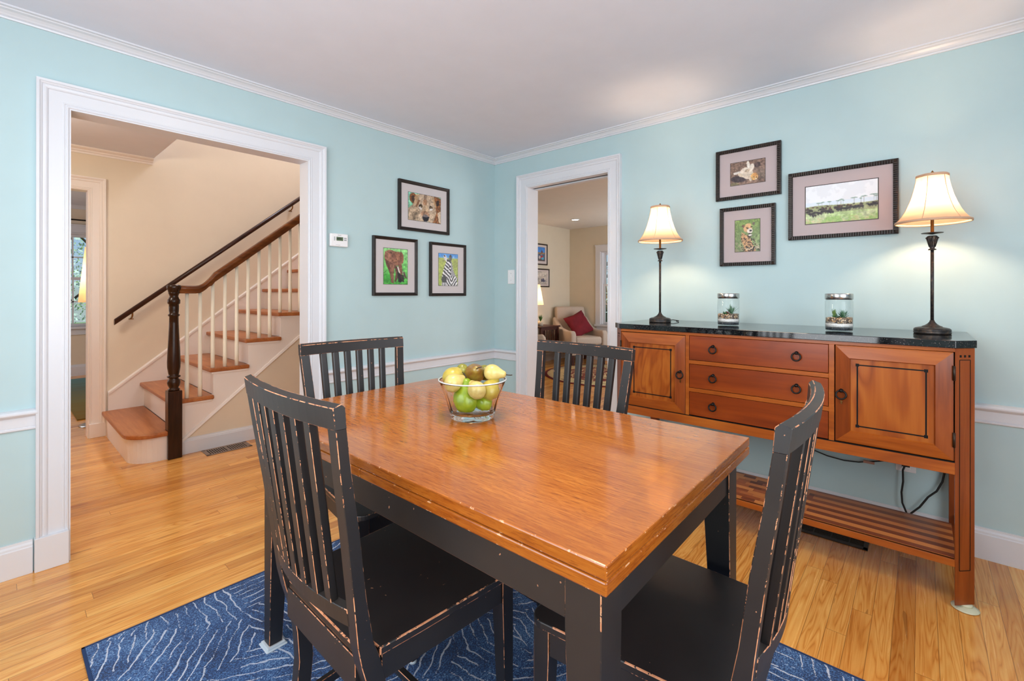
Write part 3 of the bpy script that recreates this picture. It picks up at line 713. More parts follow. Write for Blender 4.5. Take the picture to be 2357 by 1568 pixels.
t = thing('light_switch', 'white light switch plate on the blue wall left of the doorway', 'light switch', (0, -0.205, 1.283))
MB().box(-0.007, 0.0, -0.245, -0.166, 1.283, 1.405).build('cover_plate', M['white_plastic'], t, bevel=0.003, seg=2)
MB().box(-0.014, -0.006, -0.210, -0.201, 1.336, 1.356).build('toggle', M['white_plastic'], t, bevel=0.002)
MB().ball((-0.0075, -0.2055, 1.315), 0.003, 8, 6).ball((-0.0075, -0.2055, 1.374), 0.003, 8, 6).build('screws', M['chrome'], t)
t = thing('wall_outlet', 'white outlet plate on the blue wall under the sideboard', 'outlet', (0, -2.82, 0.325))
MB().box(-0.007, 0.0, -2.859, -2.782, 0.325, 0.44).build('cover_plate', M['white_plastic'], t, bevel=0.003, seg=2)
MB().box(-0.010, -0.006, -2.838, -2.803, 0.338, 0.376).box(-0.010, -0.006, -2.838, -2.803, 0.389, 0.427).build('receptacle', M['white_plastic'], t, bevel=0.002)
cab = MB().tube([(-.03, y, z) for y, z in [(-2.30, .40), (-2.409, .36), (-2.50, .335), (-2.573, .328), (-2.635, .334), (-2.704, .355), (-2.762, .373), (-2.82, .385)]], 0.0032)
cab.box(-0.045, -0.010, -2.836, -2.806, 0.36, 0.392)
o = cab.build('power_cord', M['black_cord']); tag(o, 'thin black cord sagging behind the sideboard, left of the outlet', 'cord')
MB().box(-0.036, -0.024, -2.70, -2.655, .338, .350).build('cord_tag', plain('pink brown tag', (176, 130, 112), 0.6), o)
cab = MB().tube([(-.035, y, z) for y, z in [(-2.819, .367), (-2.810, .339), (-2.811, .282), (-2.805, .229), (-2.808, .178), (-2.824, .133), (-2.832, .122), (-2.841, .137), (-2.872, .177), (-2.902, .234), (-2.932, .27), (-2.952, .321), (-2.96, .372), (-2.962, .45)]], 0.0042)
o = cab.build('power_cord', M['black_cord']); tag(o, 'black cord hanging in a V loop below the outlet under the sideboard', 'cord')
# ================================================================== rug
RT = 0.010
rg = thing('area_rug', 'navy blue rug with scratchy white line pattern under the dining table', 'rug', (-2.005, -1.97, 0))
MB().box(-2.795, -1.215, -3.17, -0.77, 0.0005, RT).build('pile', M['rug'], rg, bevel=0.004, seg=2)
b = MB(); e = .008
for x0, x1, y0, y1 in ((-2.803, -2.795, -3.178, -0.762), (-1.215, -1.207, -3.178, -0.762), (-2.803, -1.207, -3.178, -3.17), (-2.803, -1.207, -0.77, -0.762)): b.box(x0, x1, y0, y1, 0.0005, RT * .9)
b.build('binding', M['rug_edge'], rg)

# ================================================================== dining table
TZ = 0.805
tb = thing('dining_table', 'rectangular dining table with orange brown wood top and worn black legs', 'table', (0, 0, 0))
HX, HY = 0.402, 0.674
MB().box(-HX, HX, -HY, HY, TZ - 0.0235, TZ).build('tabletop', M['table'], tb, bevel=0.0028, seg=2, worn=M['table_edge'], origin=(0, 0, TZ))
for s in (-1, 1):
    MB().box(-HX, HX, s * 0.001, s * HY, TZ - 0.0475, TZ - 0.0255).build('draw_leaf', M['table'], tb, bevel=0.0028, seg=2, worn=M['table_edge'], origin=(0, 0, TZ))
ex, ey = HX - 0.030, HY - 0.026
LW = 0.069
for sx in (-1, 1):
    for sy in (-1, 1):
        def ring(z, w):
            a, c = sx * ex, sy * ey; return [(a, c, z), (a - sx * w, c, z), (a - sx * w, c - sy * w, z), (a, c - sy * w, z)]
        lg = MB().loft([ring(RT + 0.012, 0.042), ring(0.655, LW), ring(TZ - 0.0485, LW)]).build('leg', M['black'], tb, bevel=0.0016, seg=1, worn=M['worn'], ang=25)
        cx, cy = sx * (ex - .021), sy * (ey - .021)
        MB().box(cx - .034, cx + .034, cy - .034, cy + .034, RT, RT + 0.005).box(cx - .029, cx + .029, cy - .029, cy + .029, RT, RT + 0.012).build('glider', M['castor'], lg, bevel=0.003, seg=2)
AB = 0.667
for s in (-1, 1):
    MB().box(s * (ex - .022), s * (ex - .003), -ey + LW, ey - LW, AB, TZ - 0.048).build('apron', M['black'], tb, bevel=0.0014, worn=M['worn'])
    MB().box(-ex + LW, ex - LW, s * (ey - .024), s * (ey - .006), AB, TZ - 0.048).build('apron', M['black'], tb, bevel=0.0014, worn=M['worn'])
tb.location = (-2.007, -1.849, 0); tb.rotation_euler = (0, 0, math.radians(0.8)); 

# ================================================================== dining chairs (local: +x is forward, y across, origin under the seat back)
ch = thing('dining_chair', 'black slat-back dining chair at the long side of the table, left foreground', 'chair', (0, 0, 0), 'black slat-back chairs around the dining table')
WT, WS = 0.232, 0.2015
bw = dict(bevel=0.0013, seg=1, worn=M['worn'], ang=28)
# rear legs / stiles: (z, x_front, x_rear, y_outer)
ST = [(0.012, -0.022, -0.052, .199), (0.08, 0.006, -0.026, .199), (0.16, 0.024, -0.012, .199), (0.25, 0.032, -0.004, .199), (0.33, 0.028, -0.009, .200), (0.40, 0.018, -0.021, .2005), (0.457, 0.004, -0.037, WS), (0.50, -0.012, -0.046, .203),
      (0.60, -0.031, -0.058, .208), (0.74, -0.050, -0.076, .216), (0.86, -0.071, -0.094, .224), (0.957, -0.086, -0.107, .231)]
def sx_at(z, i):
    for a, c in zip(ST, ST[1:]):
        if a[0] <= z <= c[0]:
            t = (z - a[0]) / (c[0] - a[0]); return a[i] + (c[i] - a[i]) * t
    return ST[-1][i] if z > ST[-1][0] else ST[0][i]
SW = 0.034
for s in (-1, 1):
    rings = [[(f, s * yo, z), (r, s * yo, z), (r, s * (yo - SW), z), (f, s * (yo - SW), z)] for z, f, r, yo in ST]
    lg = MB().loft(rings).build('leg', M['black'], ch, **bw)
    MB().lathe([(.001, 0), (.012, 0), (.012, .006), (.001, .012)], (-0.037, s * .182, 0.0), 12).build('glide', M['castor'], lg)
# crest rail, bowed backwards
def bow(y, w): return -0.021 * (1 - (y / w) ** 2)
rings = []
for i in range(17):
    y = -WT + 2 * WT * i / 16; d = bow(y, WT)
    rings.append([(x + d, y, z) for x, z in ((-.0855, .956), (-.0885, .997), (-.0965, 1.0045), (-.1135, .999), (-.1075, .956))])
MB().loft(rings).build('crest_rail', M['black'], ch, **bw)
rings = []
for i in range(17):
    w_ = 0.176; y = -w_ + 2 * w_ * i / 16; d = bow(y, w_)
    rings.append([(x + d, y, z) for x, z in ((-.032, .536), (-.036, .573), (-.056, .573), (-.052, .536))])
MB().loft(rings).build('back_rail', M['black'], ch, **bw)
for i in range(6):
    y1 = (i - 2.5) * 0.0535; y0 = y1 * 0.885
    def rg_(y, z, xf, xr, w_): 
        d = bow(y, w_); h = 0.0127; k = .004
        return [(xf + d, y - h + k, z), (xf + d, y + h - k, z), (xf + d - k, y + h, z), (xr + d, y + h, z), (xr + d, y - h, z), (xf + d - k, y - h, z)]
    MB().loft([rg_(y0, .571, -.037, -.055, .176), rg_(y1, .958, -.087, -.106, WT)]).build('back_slat', M['black'], ch, bevel=0.0011, seg=1, worn=M['worn'], ang=62)
# seat
SF = 0.402
fw = .226
seat = [(-.030, -.1665), (.0015, -.1665), (.0035, -WS), (0.10, -WS - .008)] + arc(SF - .035, -fw + .035, .035, -PI / 2, 0, 5) + arc(SF - .035, fw - .035, .035, 0, PI / 2, 5) + [(0.10, WS + .008), (.0035, WS), (.0015, .1665), (-.030, .1665)]
MB().prism(seat, .458, .476).build('seat', M['black'], ch, bevel=0.003, seg=2, worn=M['worn'], ang=28)
# front legs, aprons, stretchers
for s in (-1, 1):
    def r4(z, w_): a, c = SF - .012, s * (fw - .006); return [(a, c, z), (a - w_, c, z), (a - w_, c - s * w_, z), (a, c - s * w_, z)]
    lg = MB().loft([r4(.012, .027), r4(.40, .040), r4(.458, .040)]).build('leg', M['black'], ch, **bw)
    MB().lathe([(.001, 0), (.012, 0), (.012, .006), (.001, .012)], (SF - .026, s * (fw - .020), 0.0), 12).build('glide', M['castor'], lg)
    pa, pb = (0.010, s * (WS - .004)), (SF - .052, s * (fw - .010))
    nrm = Vector((-(pb[1] - pa[1]), pb[0] - pa[0], 0)).normalized() * (-s * .018)
    ring0 = [(pa[0], pa[1]), (pb[0], pb[1]), (pb[0] + nrm.x, pb[1] + nrm.y), (pa[0] + nrm.x, pa[1] + nrm.y)]
    MB().prism(ring0, .400, .458).build('apron', M['black'], ch, **bw)
    MB().loft([[(x, y + dy, z) for dy, z in ((-.008, .128), (.008, .128), (.008, .152), (-.008, .152))] for x, y in ((.02, s * .184), (SF - .03, s * (fw - .022)))]).build('stretcher', M['black'], ch, **bw)
MB().box(-.0335, -.015, -.168, .168, .384, .458).build('apron', M['black'], ch, **bw)
MB().box(SF - .034, SF - .018, -fw + .045, fw - .045, .400, .458).build('apron', M['black'], ch, **bw)
MB().box(.222, .240, -.19, .19, .131, .150).build('stretcher', M['black'], ch, **bw)
ch.scale = (1, 1, 0.989); ch.location = (-2.475, -1.846, RT); ch.rotation_euler = (0, 0, math.radians(-0.7))
for x, y, a, lab in ((-1.950, -2.600, 93.2, 'black slat-back dining chair at the near short end of the table, right foreground'),
                     (-1.966, -1.137, -90 - 4.3, 'black slat-back dining chair at the far short end of the table, near the stairs'),
                     (-1.518, -1.846, 177.4, 'black slat-back dining chair before the living room doorway, its back to the sideboard')):
    c = dup(ch); c.location = (x, y, RT); c.rotation_euler = (0, 0, math.radians(a)); c['label'] = lab

# ================================================================== glass bowl with fruit
BX, BY = -1.972, -1.792
bo = MB(); seg = 72
def flute(t, z):
    if z < 0.012 or z > 0.092: return 1.0
    k = min(1, (z - 0.012) / 0.01, (0.092 - z) / 0.02)
    return 1.0 - 0.035 * k * abs(math.sin(t * 9))
outer = [(.064, 0), (.069, .003), (.071, .010), (.0725, .016), (.078, .034), (.085, .058), (.092, .080), (.099, .100), (.1072, .1195), (.1080, .1225), (.1060, .1225)]
inner = [(.1045, .1195), (.1025, .115), (.094, .096), (.084, .066), (.074, .036), (.066, .019), (.050, .0155), (.001, .0150)]
rings = []
for r, z in [(.001, .003), (.060, .003)] + outer:
    rings.append([(BX + r * flute(i / seg * 2 * PI, z) * math.cos(i / seg * 2 * PI), BY + r * flute(i / seg * 2 * PI, z) * math.sin(i / seg * 2 * PI), TZ + .0005 + z) for i in range(seg)])
for r, z in inner: rings.append([(BX + r * math.cos(i / seg * 2 * PI), BY + r * math.sin(i / seg * 2 * PI), TZ + .0005 + z) for i in range(seg)])
bo.loft(rings, cap=True, smooth=True)
o = bo.build('glass_bowl', M['glass']); tag(o, 'clear fluted glass bowl holding pears on the dining table', 'bowl')
MB().torus((BX, BY, TZ + .1245), .1085, .0021, (0, 0, 1), 96, 10).build('rim', M['rim'], o)  # ring added as a painted highlight along the bowl edge
RV = Vector((0.664, -0.7476, 0)); FV = Vector((0.7476, 0.664, 0))
def pear(name, label, a, bb, z, r, axis, mat, stem=True, kind='pear'):
    """body centre at a right / bb away from the bowl centre; axis points from body to neck (right, away, up)"""
    c = Vector((BX, BY, 0)) + RV * a + FV * bb + Vector((0, 0, z))
    ax = (RV * axis[0] + FV * axis[1] + Vector((0, 0, axis[2]))).normalized()
    if kind == 'pear':
        pr = [(.001, -.93), (.12, -.97), (.35, -.96), (.66, -.80), (.90, -.48), (1.0, -.08), (.97, .28), (.84, .62), (.66, .92), (.52, 1.18), (.44, 1.42), (.36, 1.60), (.20, 1.71), (.001, 1.73)]
    else:
        pr = [(.001, -.70), (.16, -.78), (.34, -.86), (.62, -.80), (.88, -.50), (1.0, -.02), (.93, .45), (.70, .78), (.42, .90), (.22, .82), (.001, .66)]
    m = MB().lathe([(q * r, h * r) for q, h in pr], (0, 0, 0), 40)
    rot = ax.to_track_quat('Z', 'Y').to_matrix()
    wob = random.random() * 6
    m.v = [tuple(rot @ Vector((v[0] * (1 + .05 * math.sin(wob)), v[1], v[2] + .06 * v[0])) + c) for v in m.v]
    o = m.build(name, mat, origin=tuple(c))
    tag(o, label, 'fruit', 'pears and apple in the glass bowl')
    if stem:
        top = (1.70 if kind == 'pear' else .7) * r
        side = rot @ Vector((1, 0, 0)); p0 = c + ax * top * .97
        MB().tube([p0, p0 + ax * .008 + side * .001, p0 + ax * .016 + side * .006, p0 + ax * .021 + side * .014], .0016, 6).build('stem', M['stem'], o)
    return o
pear('pear', 'large bright green pear standing upright low in the front of the bowl', -.021, -.018, TZ + .060, .0405, (.02, .05, 1), M['pear_green'])
pear('apple', 'small green apple at the bottom right inside the glass bowl', .040, -.012, TZ + .048, .027, (-.2, .1, 1), M['pear_green'], True, 'apple')
pear('pear', 'cream yellow pear with bulging end to the front at the left of the bowl', -.058, -.038, TZ + .119, .0285, (.75, .8, .25), M['pear_cream'], False)
pear('pear', 'yellow olive pear leaning on the far left rim of the bowl', -.068, .012, TZ + .128, .031, (.65, .55, .42), M['pear_yellow'], False)
pear('pear', 'small dark green pear end behind the left pears in the bowl', -.038, .036, TZ + .148, .020, (-.4, .5, -.5), M['pear_olive'], False)
pear('pear', 'russet brown and green pear on top at the centre back of the bowl', .004, .030, TZ + .137, .032, (.18, -.88, .42), M['pear_brown'], True)
pear('pear', 'pear partly hidden behind the russet pear at the back right of the bowl', .036, .058, TZ + .135, .026, (-.4, .8, .1), M['pear_olive'], False)
pear('pear', 'pale yellow pear lying on top with its stem pointing right over the rim', .063, .005, TZ + .145, .0265, (1, -.05, -.16), M['pear_cream'], True)
pear('pear', 'round cream pear on the front rim at the middle of the bowl', .018, -.055, TZ + .100, .0275, (-.45, .8, .35), M['pear_cream'], True)
pear('pear', 'yellow pear leaning inside the right rim of the bowl', .056, -.020, TZ + .092, .0300, (.35, .5, .55), M['pear_yellow'], False)

# ================================================================== sideboard
sb = thing('sideboard', 'long cherry wood sideboard with black granite top, two doors and three drawers', 'sideboard', (-0.30, -2.268, 0))
FX = -0.565; YL, YR = -1.565, -2.973
G = 0.0025
# carcass and side panels
MB().box(-0.545, -0.03, -2.965, -1.573, 0.53, 0.985).build('carcass', M['dark_gap'], sb)
MB().box(-0.50, -0.04, -3.018, -2.985, 0.515, 0.998).build('side_panel', M['cherry'], sb)
MB().box(-0.50, -0.04, -1.553, -1.520, 0.515, 0.998).build('side_panel', M['cherry'], sb)
MB().box(-0.045, -0.03, -3.0, -1.54, 0.515, 0.998).build('back_panel', M['cherry'], sb)
fr = MB()
fr.box(FX, -0.535, YR, YL, 0.984, 0.999); fr.box(FX, -0.535, YR, YL, 0.515, 0.561)
fr.box(FX, -0.535, -1.961, -1.943, 0.561, 0.984); fr.box(FX, -0.535, -2.593, -2.573, 0.561, 0.984)
fr.box(FX, -0.535, -2.573, -1.961, 0.8355, 0.8545); fr.box(FX, -0.535, -2.573, -1.961, 0.689, 0.7085)
fr.build('face_frame', M['cherry'], sb, bevel=0.0008)
MB().box(FX - .0008, -0.55, YR, YL, 0.5605, 0.5645).build('inlay_line', M['inlay'], sb)
def ring_pull(parent, y, z, X, r=.0175):
    b = MB(); b.lathe([(.001, 0), (.008, 0), (.008, .002), (.0045, .003), (.0045, .012), (.0065, .013), (.0065, .018), (.001, .020)], (0, 0, 0), 14)
    b.v = [(X - v[2], y + v[0], z + .012 + v[1]) for v in b.v]
    b.torus((X - .0135, y, z - .005), r, .0036, (1, 0, -.18))
    return b.build('ring_pull', M['iron'], parent)
for z0, z1 in ((0.857, 0.982), (0.711, 0.833), (0.567, 0.687)):
    d = MB().box(FX + .001, -0.545, -2.571 + .0, -1.963, z0, z1).build('drawer', M['cherry_dark'], sb, bevel=0.001)
    for y in (-2.084, -2.451): ring_pull(d, y, (z0 + z1) / 2 + .003, FX + .001)
def door(y0, y1, z0, z1, iy0, iy1, iz0, iz1, hinge_y, pull_y):
    # mitred frame sloping towards the panel
    xo, xi, xp = FX + .0005, FX - .011, FX - .001
    d = thing_child('door', sb)
    b = MB()
    O = [(y0, z0), (y1, z0), (y1, z1), (y0, z1)]; I = [(iy0, iz0), (iy1, iz0), (iy1, iz1), (iy0, iz1)]
    m = 0.004; sg = 1 if y1 > y0 else -1; I2 = [(iy0 + sg * .005, iz0 + .005), (iy1 - sg * .005, iz0 + .005), (iy1 - sg * .005, iz1 - .005), (iy0 + sg * .005, iz1 - .005)]
    Om = [(y0 + (m if y0 < y1 else -m), z0 + m), (y1 - (m if y0 < y1 else -m), z0 + m), (y1 - (m if y0 < y1 else -m), z1 - m), (y0 + (m if y0 < y1 else -m), z1 - m)]
    rings = [[(-.545, y, z) for y, z in O], [(xo + .002, y, z) for y, z in O], [(xo, y, z) for y, z in Om], [(xi, y, z) for y, z in I], [(xp + .002, y, z) for y, z in I2]]
    names = ('bottom', 'r', 'top', 'l')
    for k in range(4):
        j = (k + 1) % 4
        mi = 0 if k in (0, 2) else 1
        for a, c in zip(rings, rings[1:]): b.add([a[k], a[j], c[j], c[k]], [(0, 1, 2, 3)], mi=mi)
    b.add(rings[0], [(0, 1, 2, 3)])
    fo = b.build('door', [M['cherry'], M['cherry_v']], sb)
    MB().box(xp, xp + .01, iy0, iy1, iz0, iz1).build('door_panel', M['cherry_panel'], fo)
    b = MB(); e = .027; s = 1 if y1 > y0 else -1
    a0, a1, c0, c1 = iy0 + s * e, iy1 - s * e, iz0 + e, iz1 - e
    X0, X1_ = xp - .0007, xp + .003; t = .0026
    b.box(X0, X1_, a0, a1, c0 - t, c0 + t); b.box(X0, X1_, a0, a1, c1 - t, c1 + t); b.box(X0, X1_, a0 - t, a0 + t, c0, c1); b.box(X0, X1_, a1 - t, a1 + t, c0, c1)
    for a in (a0, a1):
        for c in (c0, c1): b.box(X0 - .0004, X1_, a - .006, a + .006, c - .006, c + .006)
    b.build('inlay_line', M['inlay'], fo)
    ring_pull(fo, pull_y, .776, FX - .004, .018)
    MB().lathe([(.001, 0), (.0042, 0), (.0042, .002), (.001, .0025)], (0, 0, 0), 12).build('tmp', M['brass']) if False else None
    kb = MB().box(FX - .0075, FX, pull_y - .0035, pull_y + .0035, .738, .745).box(FX - .0075, FX, pull_y - .0018, pull_y + .0018, .730, .739)
    kb.build('keyhole', M['brass'], fo)
    for c in (.648, .903):
        MB().tube([(FX - .004, hinge_y, c - .028), (FX - .004, hinge_y, c + .028)], .0042, 8).build('hinge', M['hinge'], fo)
def thing_child(n, p): return None
door(-2.969, -2.597, 0.567, 0.982, -2.918, -2.647, 0.617, 0.930, -2.9705, -2.619)
door(-1.941, -1.5665, 0.563, 0.980, -1.890, -1.621, 0.615, 0.926, -1.5655, -1.917)
# corner posts with 45 degree faces
for s, yc in ((-1, YR), (1, YL)):
    P = [(FX, yc), (FX + .058, yc + s * .057), (FX + .105, yc + s * .057), (FX + .105, yc + s * .03), (FX + .03, yc - s * .012), (FX, yc - s * .0)]
    P = [(FX, yc), (FX + .058, yc + s * .057), (FX + .092, yc + s * .057), (FX + .092, yc + s * .015), (FX + .035, yc + s * .0)]
    po = MB().prism(P, 0.016, 0.998).build('leg', M['cherry_v'], sb, bevel=0.001)
    o0 = Vector((FX, yc, 0)); t = Vector((.058, s * .057, 0)); Lf = t.length; t.normalize(); n = Vector((-.057, s * .058, 0)).normalized()
    b = MB(); d1 = .0006
    for k in (-1, 0, 1): b.fbox(o0, t, n, Lf / 2 + k * .018 - .004, Lf / 2 + k * .018 + .004, .963, .972, -.004, d1)
    a0, a1, z0, z1 = Lf / 2 - .022, Lf / 2 + .022, .148, .953; q = .0013
    b.fbox(o0, t, n, a0 - q, a0 + q, z0, z1, -.004, d1); b.fbox(o0, t, n, a1 - q, a1 + q, z0, z1, -.004, d1)
    b.fbox(o0, t, n, a0, a1, z0 - q, z0 + q, -.004, d1); b.fbox(o0, t, n, a0, a1, z1 - q, z1 + q, -.004, d1)
    b.build('inlay_line', M['inlay'], po)
    cx, cy = FX + .046, yc + s * .030
    MB().lathe([(.001, 0), (.036, 0), (.040, .003), (.041, .006), (.034, .006), (.030, .010), (.001, .010)], (cx - .012, cy, 0.0), 24).lathe([(.001, .0), (.022, .0), (.022, .008), (.001, .008)], (cx, cy, .009), 16).build('caster_cup', M['felt'], po)
    MB().box(-0.075, -0.03, yc + s * 0, yc + s * .045, 0.0, 0.998).build('leg', M['cherry_v'], sb, bevel=0.001)
    MB().box(-.49, -.07, yc + s * .018, yc + s * .040, .160, .192).build('side_rail', M['cherry'], sb)
MB().box(FX + .006, -0.185, YR - .004, YL + .004, 0.168, 0.190).build('shelf', M['shelf'], sb, bevel=0.001)
MB().box(FX - .001, FX + .016, YR, YL, 0.163, 0.190).build('shelf_edge', M['cherry'], sb, bevel=0.001)
top = [(-0.006, -3.036), (-0.506, -3.036), (-0.578, -2.975), (-0.572, -1.558), (-0.508, -1.496), (-0.006, -1.496)]
MB().prism(top, .999, 1.028).build('granite_top', M['granite'], sb, bevel=0.002, seg=2)

# ================================================================== buffet lamps
SBZ = 1.0285
def lamp(x, y, label, cordp, rot):
    L = thing('table_lamp', label, 'lamp', (x, y, SBZ), 'matching buffet lamps on the sideboard')
    c = (x, y, SBZ)
    MB().lathe([(.001, 0), (.062, 0), (.064, .003), (.0635, .009), (.0625, .0115), (.064, .014), (.0625, .021), (.058, .025), (.047, .028), (.036, .030), (.034, .033), (.026, .036), (.017, .043), (.010, .052), (.0075, .060), (.001, .061)], c, 36).build('base', M['patina'], L)
    MB().lathe([(.0062, .055), (.0062, .375)], c, 14).build('pole', M['patina'], L)
    cup = MB().lathe([(.001, .372), (.013, .372), (.0145, .374), (.013, .377), (.008, .379), (.009, .384), (.011, .395), (.014, .415), (.0185, .428), (.0185, .433), (.014, .436), (.001, .437)], c, 24)
    for k in range(8):
        t = k / 8 * 2 * PI; d = Vector((math.cos(t), math.sin(t), 0)); C0 = Vector(c)
        cup.tube([C0 + d * .010 + Vector((0, 0, .386)), C0 + d * .0150 + Vector((0, 0, .412)), C0 + d * .020 + Vector((0, 0, .430)), C0 + d * .0225 + Vector((0, 0, .424))], .002, 6, rs=[.0015, .003, .0025, .001])
    cup.build('leaf_cup', M['patina'], L)
    MB().lathe([(.001, .441), (.036, .4465), (.0385, .449), (.036, .4485), (.001, .444)], c, 32).build('drip_pan', M['patina'], L)
    MB().lathe([(.0062, .444), (.0062, .52), (.009, .522), (.009, .56), (.001, .562)], c, 14).build('socket', M['brass'], L)
    z0, z1 = .497, .702
    pr = [(1.0, .129), (.985, .1275), (.94, .119), (.86, .107), (.75, .095), (.6, .0825), (.43, .071), (.25, .0625), (.1, .057), (0, .0553)]
    hexf = lambda t, z: 1.0 - (0.085 * max(0, min(1, (z - z0) / (z1 - z0)))) * (1 - abs(math.cos(3 * (t - rot)))) ** 1.0
    sh = MB().lathe([(r, z1 - (z1 - z0) * k) for k, r in pr], c, 72, fac=hexf)
    sh2 = MB(); sh2.loft([[(c[0] + r * hexf(i / 72 * 2 * PI, z1 - (z1 - z0) * k) * math.cos(i / 72 * 2 * PI), c[1] + r * hexf(i / 72 * 2 * PI, z1 - (z1 - z0) * k) * math.sin(i / 72 * 2 * PI), c[2] + z1 - (z1 - z0) * k) for i in range(72)] for k, r in pr], cap=False, smooth=True)
    so = sh2.build('lamp_shade', M['shade'], L)
    trim = MB()
    for zz, rr, hh in ((z0, .1293, .0055), (z1, .0558, .0065)):
        prof = [(rr - .002, -hh), (rr + .0012, -hh * .8), (rr + .002, 0), (rr + .0012, hh * .8), (rr - .002, hh), (rr - .003, 0)]
        rings = [[(c[0] + r * hexf(i / 72 * 2 * PI, zz) * math.cos(i / 72 * 2 * PI), c[1] + r * hexf(i / 72 * 2 * PI, zz) * math.sin(i / 72 * 2 * PI), c[2] + zz + h) for i in range(72)] for r, h in prof + [prof[0]]]
        trim.loft(rings, cap=False, smooth=True)
    for k in range(6):
        t = rot + k * PI / 3
        trim.tube([(c[0] + (r + .0004) * hexf(t, z1 - (z1 - z0) * q) * math.cos(t), c[1] + (r + .0004) * hexf(t, z1 - (z1 - z0) * q) * math.sin(t), c[2] + z1 - (z1 - z0) * q) for q, r in pr], .0013, 6)
    trim.build('shade_trim', M['shade_trim'], so)
    fin = MB().lathe([(.0015, .56), (.0015, .708)], c, 8).tube([(c[0] - .052, c[1], c[2] + .699), (c[0] + .052, c[1], c[2] + .699)], .0012, 6).lathe([(.006, .703), (.006, .706), (.003, .709), (.007, .713), (.007, .716), (.001, .727)], c, 14)
    fin.build('finial', M['brass'], L)
    MB().ball((c[0], c[1], c[2] + .600), .024, 16, 10, (1, 1, 1.25)).build('bulb', NT_bulb, L)
    pl = point('lamp_bulb_light', (c[0], c[1], c[2] + .600), LAMP_W, WARM, 0.03); pl.parent = None
    pts = [Vector(c) + Vector(p) for p in cordp]
    MB().tube(pts, .0022, 6).build('cord', M['black_cord'], L)
    return L
LAMP_W = 10.5
_b = NT('frosted bulb'); _b.set(col=(1, .95, .85, 1), emc=(1.0, 0.78, 0.5, 1), ems=14.0); 
_t = _b.n('BsdfTransparent'); _mx = _b.n('MixShader', {0: 0.5}); _b.put(_mx.inputs[1], _b.b.outputs[0]); _b.put(_mx.inputs[2], _t.outputs[0]); _b.put(_b.out.inputs[0], _mx.outputs[0])
NT_bulb = _b.m
lamp(-0.297, -1.684, 'lit table lamp at the far left end of the sideboard, beside the doorway', [(.06, -.01, .006), (.10, -.04, .012), (.125, -.065, .006), (.15, -.055, .003), (.20, -.02, .002)], math.radians(8))
lamp(-0.222, -2.913, 'lit table lamp at the right end of the sideboard, overlapping the wide herd picture', [(.05, .03, .004), (.10, .03, .003), (.17, .02, .002)], math.radians(-16))

# ================================================================== terrarium jars
def leafy(b, base, n, L, spread, w, up=.3, seed=1, mi=0):
    rr = random.Random(seed)
    for k in range(n):
        t = k / n * 2 * PI * 2.4 + rr.random() * .6; f = rr.uniform(.25, 1.0) * spread
        d = Vector((math.cos(t) * f, math.sin(t) * f, up + (1 - f) * 1.0)).normalized(); s = d.cross(Vector((0, 0, 1))).normalized(); l = L * rr.uniform(.75, 1.1)
        p0 = Vector(base); p1 = p0 + d * l * .5; p2 = p0 + d * l + Vector((0, 0, -.12 * l * f)); th = s.cross(d).normalized() * w * .35
        b.add([p0 - s * w * .7, p0 + s * w * .7, p1 + s * w, p1 - s * w, p2, p1 + th, p0 + th], [(0, 1, 6), (1, 2, 5, 6), (2, 4, 5), (4, 3, 5), (3, 0, 6, 5), (0, 3, 4, 2, 1)], mi=mi)
    return b
def jar(x, y, label, plants):
    J = thing('terrarium_jar', label, 'jar', (x, y, SBZ)); c = (x, y, SBZ)
    pr = [(.001, .002), (.050, .002), (.054, .006), (.0555, .012), (.0555, .138), (.053, .143), (.0515, .147)]
    MB().lathe([(.001, 0.0), (.050, 0.0), (.0545, .004), (.0560, .010), (.0560, .139), (.0535, .145), (.0520, .150), (.0512, .150), (.0525, .144), (.0548, .138), (.0548, .012), (.049, .005), (.001, .004)], c, 48).build('jar_glass', M['jar'], J)
    MB().lathe([(.001, .149), (.0545, .149), (.0562, .151), (.0562, .174), (.0548, .177), (.001, .1775)], c, 48).build('lid', M['chrome'], J)
    def layer(name, z0, z1, mat, seed, amp):
        rr = random.Random(seed); ph = rr.random() * 6
        seg = 32; R = .0530
        top = lambda t, q: z1 + amp * math.sin(t * 2 + ph) * q + amp * .5 * math.sin(t * 5 + 1) * q
        rings = [[(x + R * math.cos(i / seg * 2 * PI), y + R * math.sin(i / seg * 2 * PI), SBZ + z0) for i in range(seg)]]
        for q in (1.0, .75, .5, .25, .02): rings.append([(x + R * q * math.cos(i / seg * 2 * PI), y + R * q * math.sin(i / seg * 2 * PI), SBZ + top(i / seg * 2 * PI, q) + rr.uniform(-.0012, .0012) + (1 - q) * .002) for i in range(seg)])
        MB().loft(rings, smooth=True).build(name, M[mat], J)
    layer('dark_gravel', .0055, .020, 'dark_gravel', 3, .0015); layer('white_gravel', .018, .042, 'white_sand', 5, .003); layer('pebbles', .036, .062, 'pebbles', 9, .003)
    for nm, dx, dy, n, L, sp, w_, up, mat, sd in plants:
        p = Vector(c) + RV * dx + FV * dy + Vector((0, 0, .058))
        leafy(MB(), p, n, L, sp, w_, up, sd).build(nm, M[mat], J)
    return J
jar(-0.289, -2.075, 'lidded glass terrarium jar with tall spiky succulent, left one on the sideboard', [('spiky_succulent', .018, 0, 17, .062, .8, .0042, .55, 'aloe', 4), ('spiky_succulent', -.026, -.018, 17, .026, 1.2, .0042, .3, 'aloe', 8), ('red_succulent', -.004, .006, 16, .026, 1.0, .006, .45, 'aloe_red', 2)])
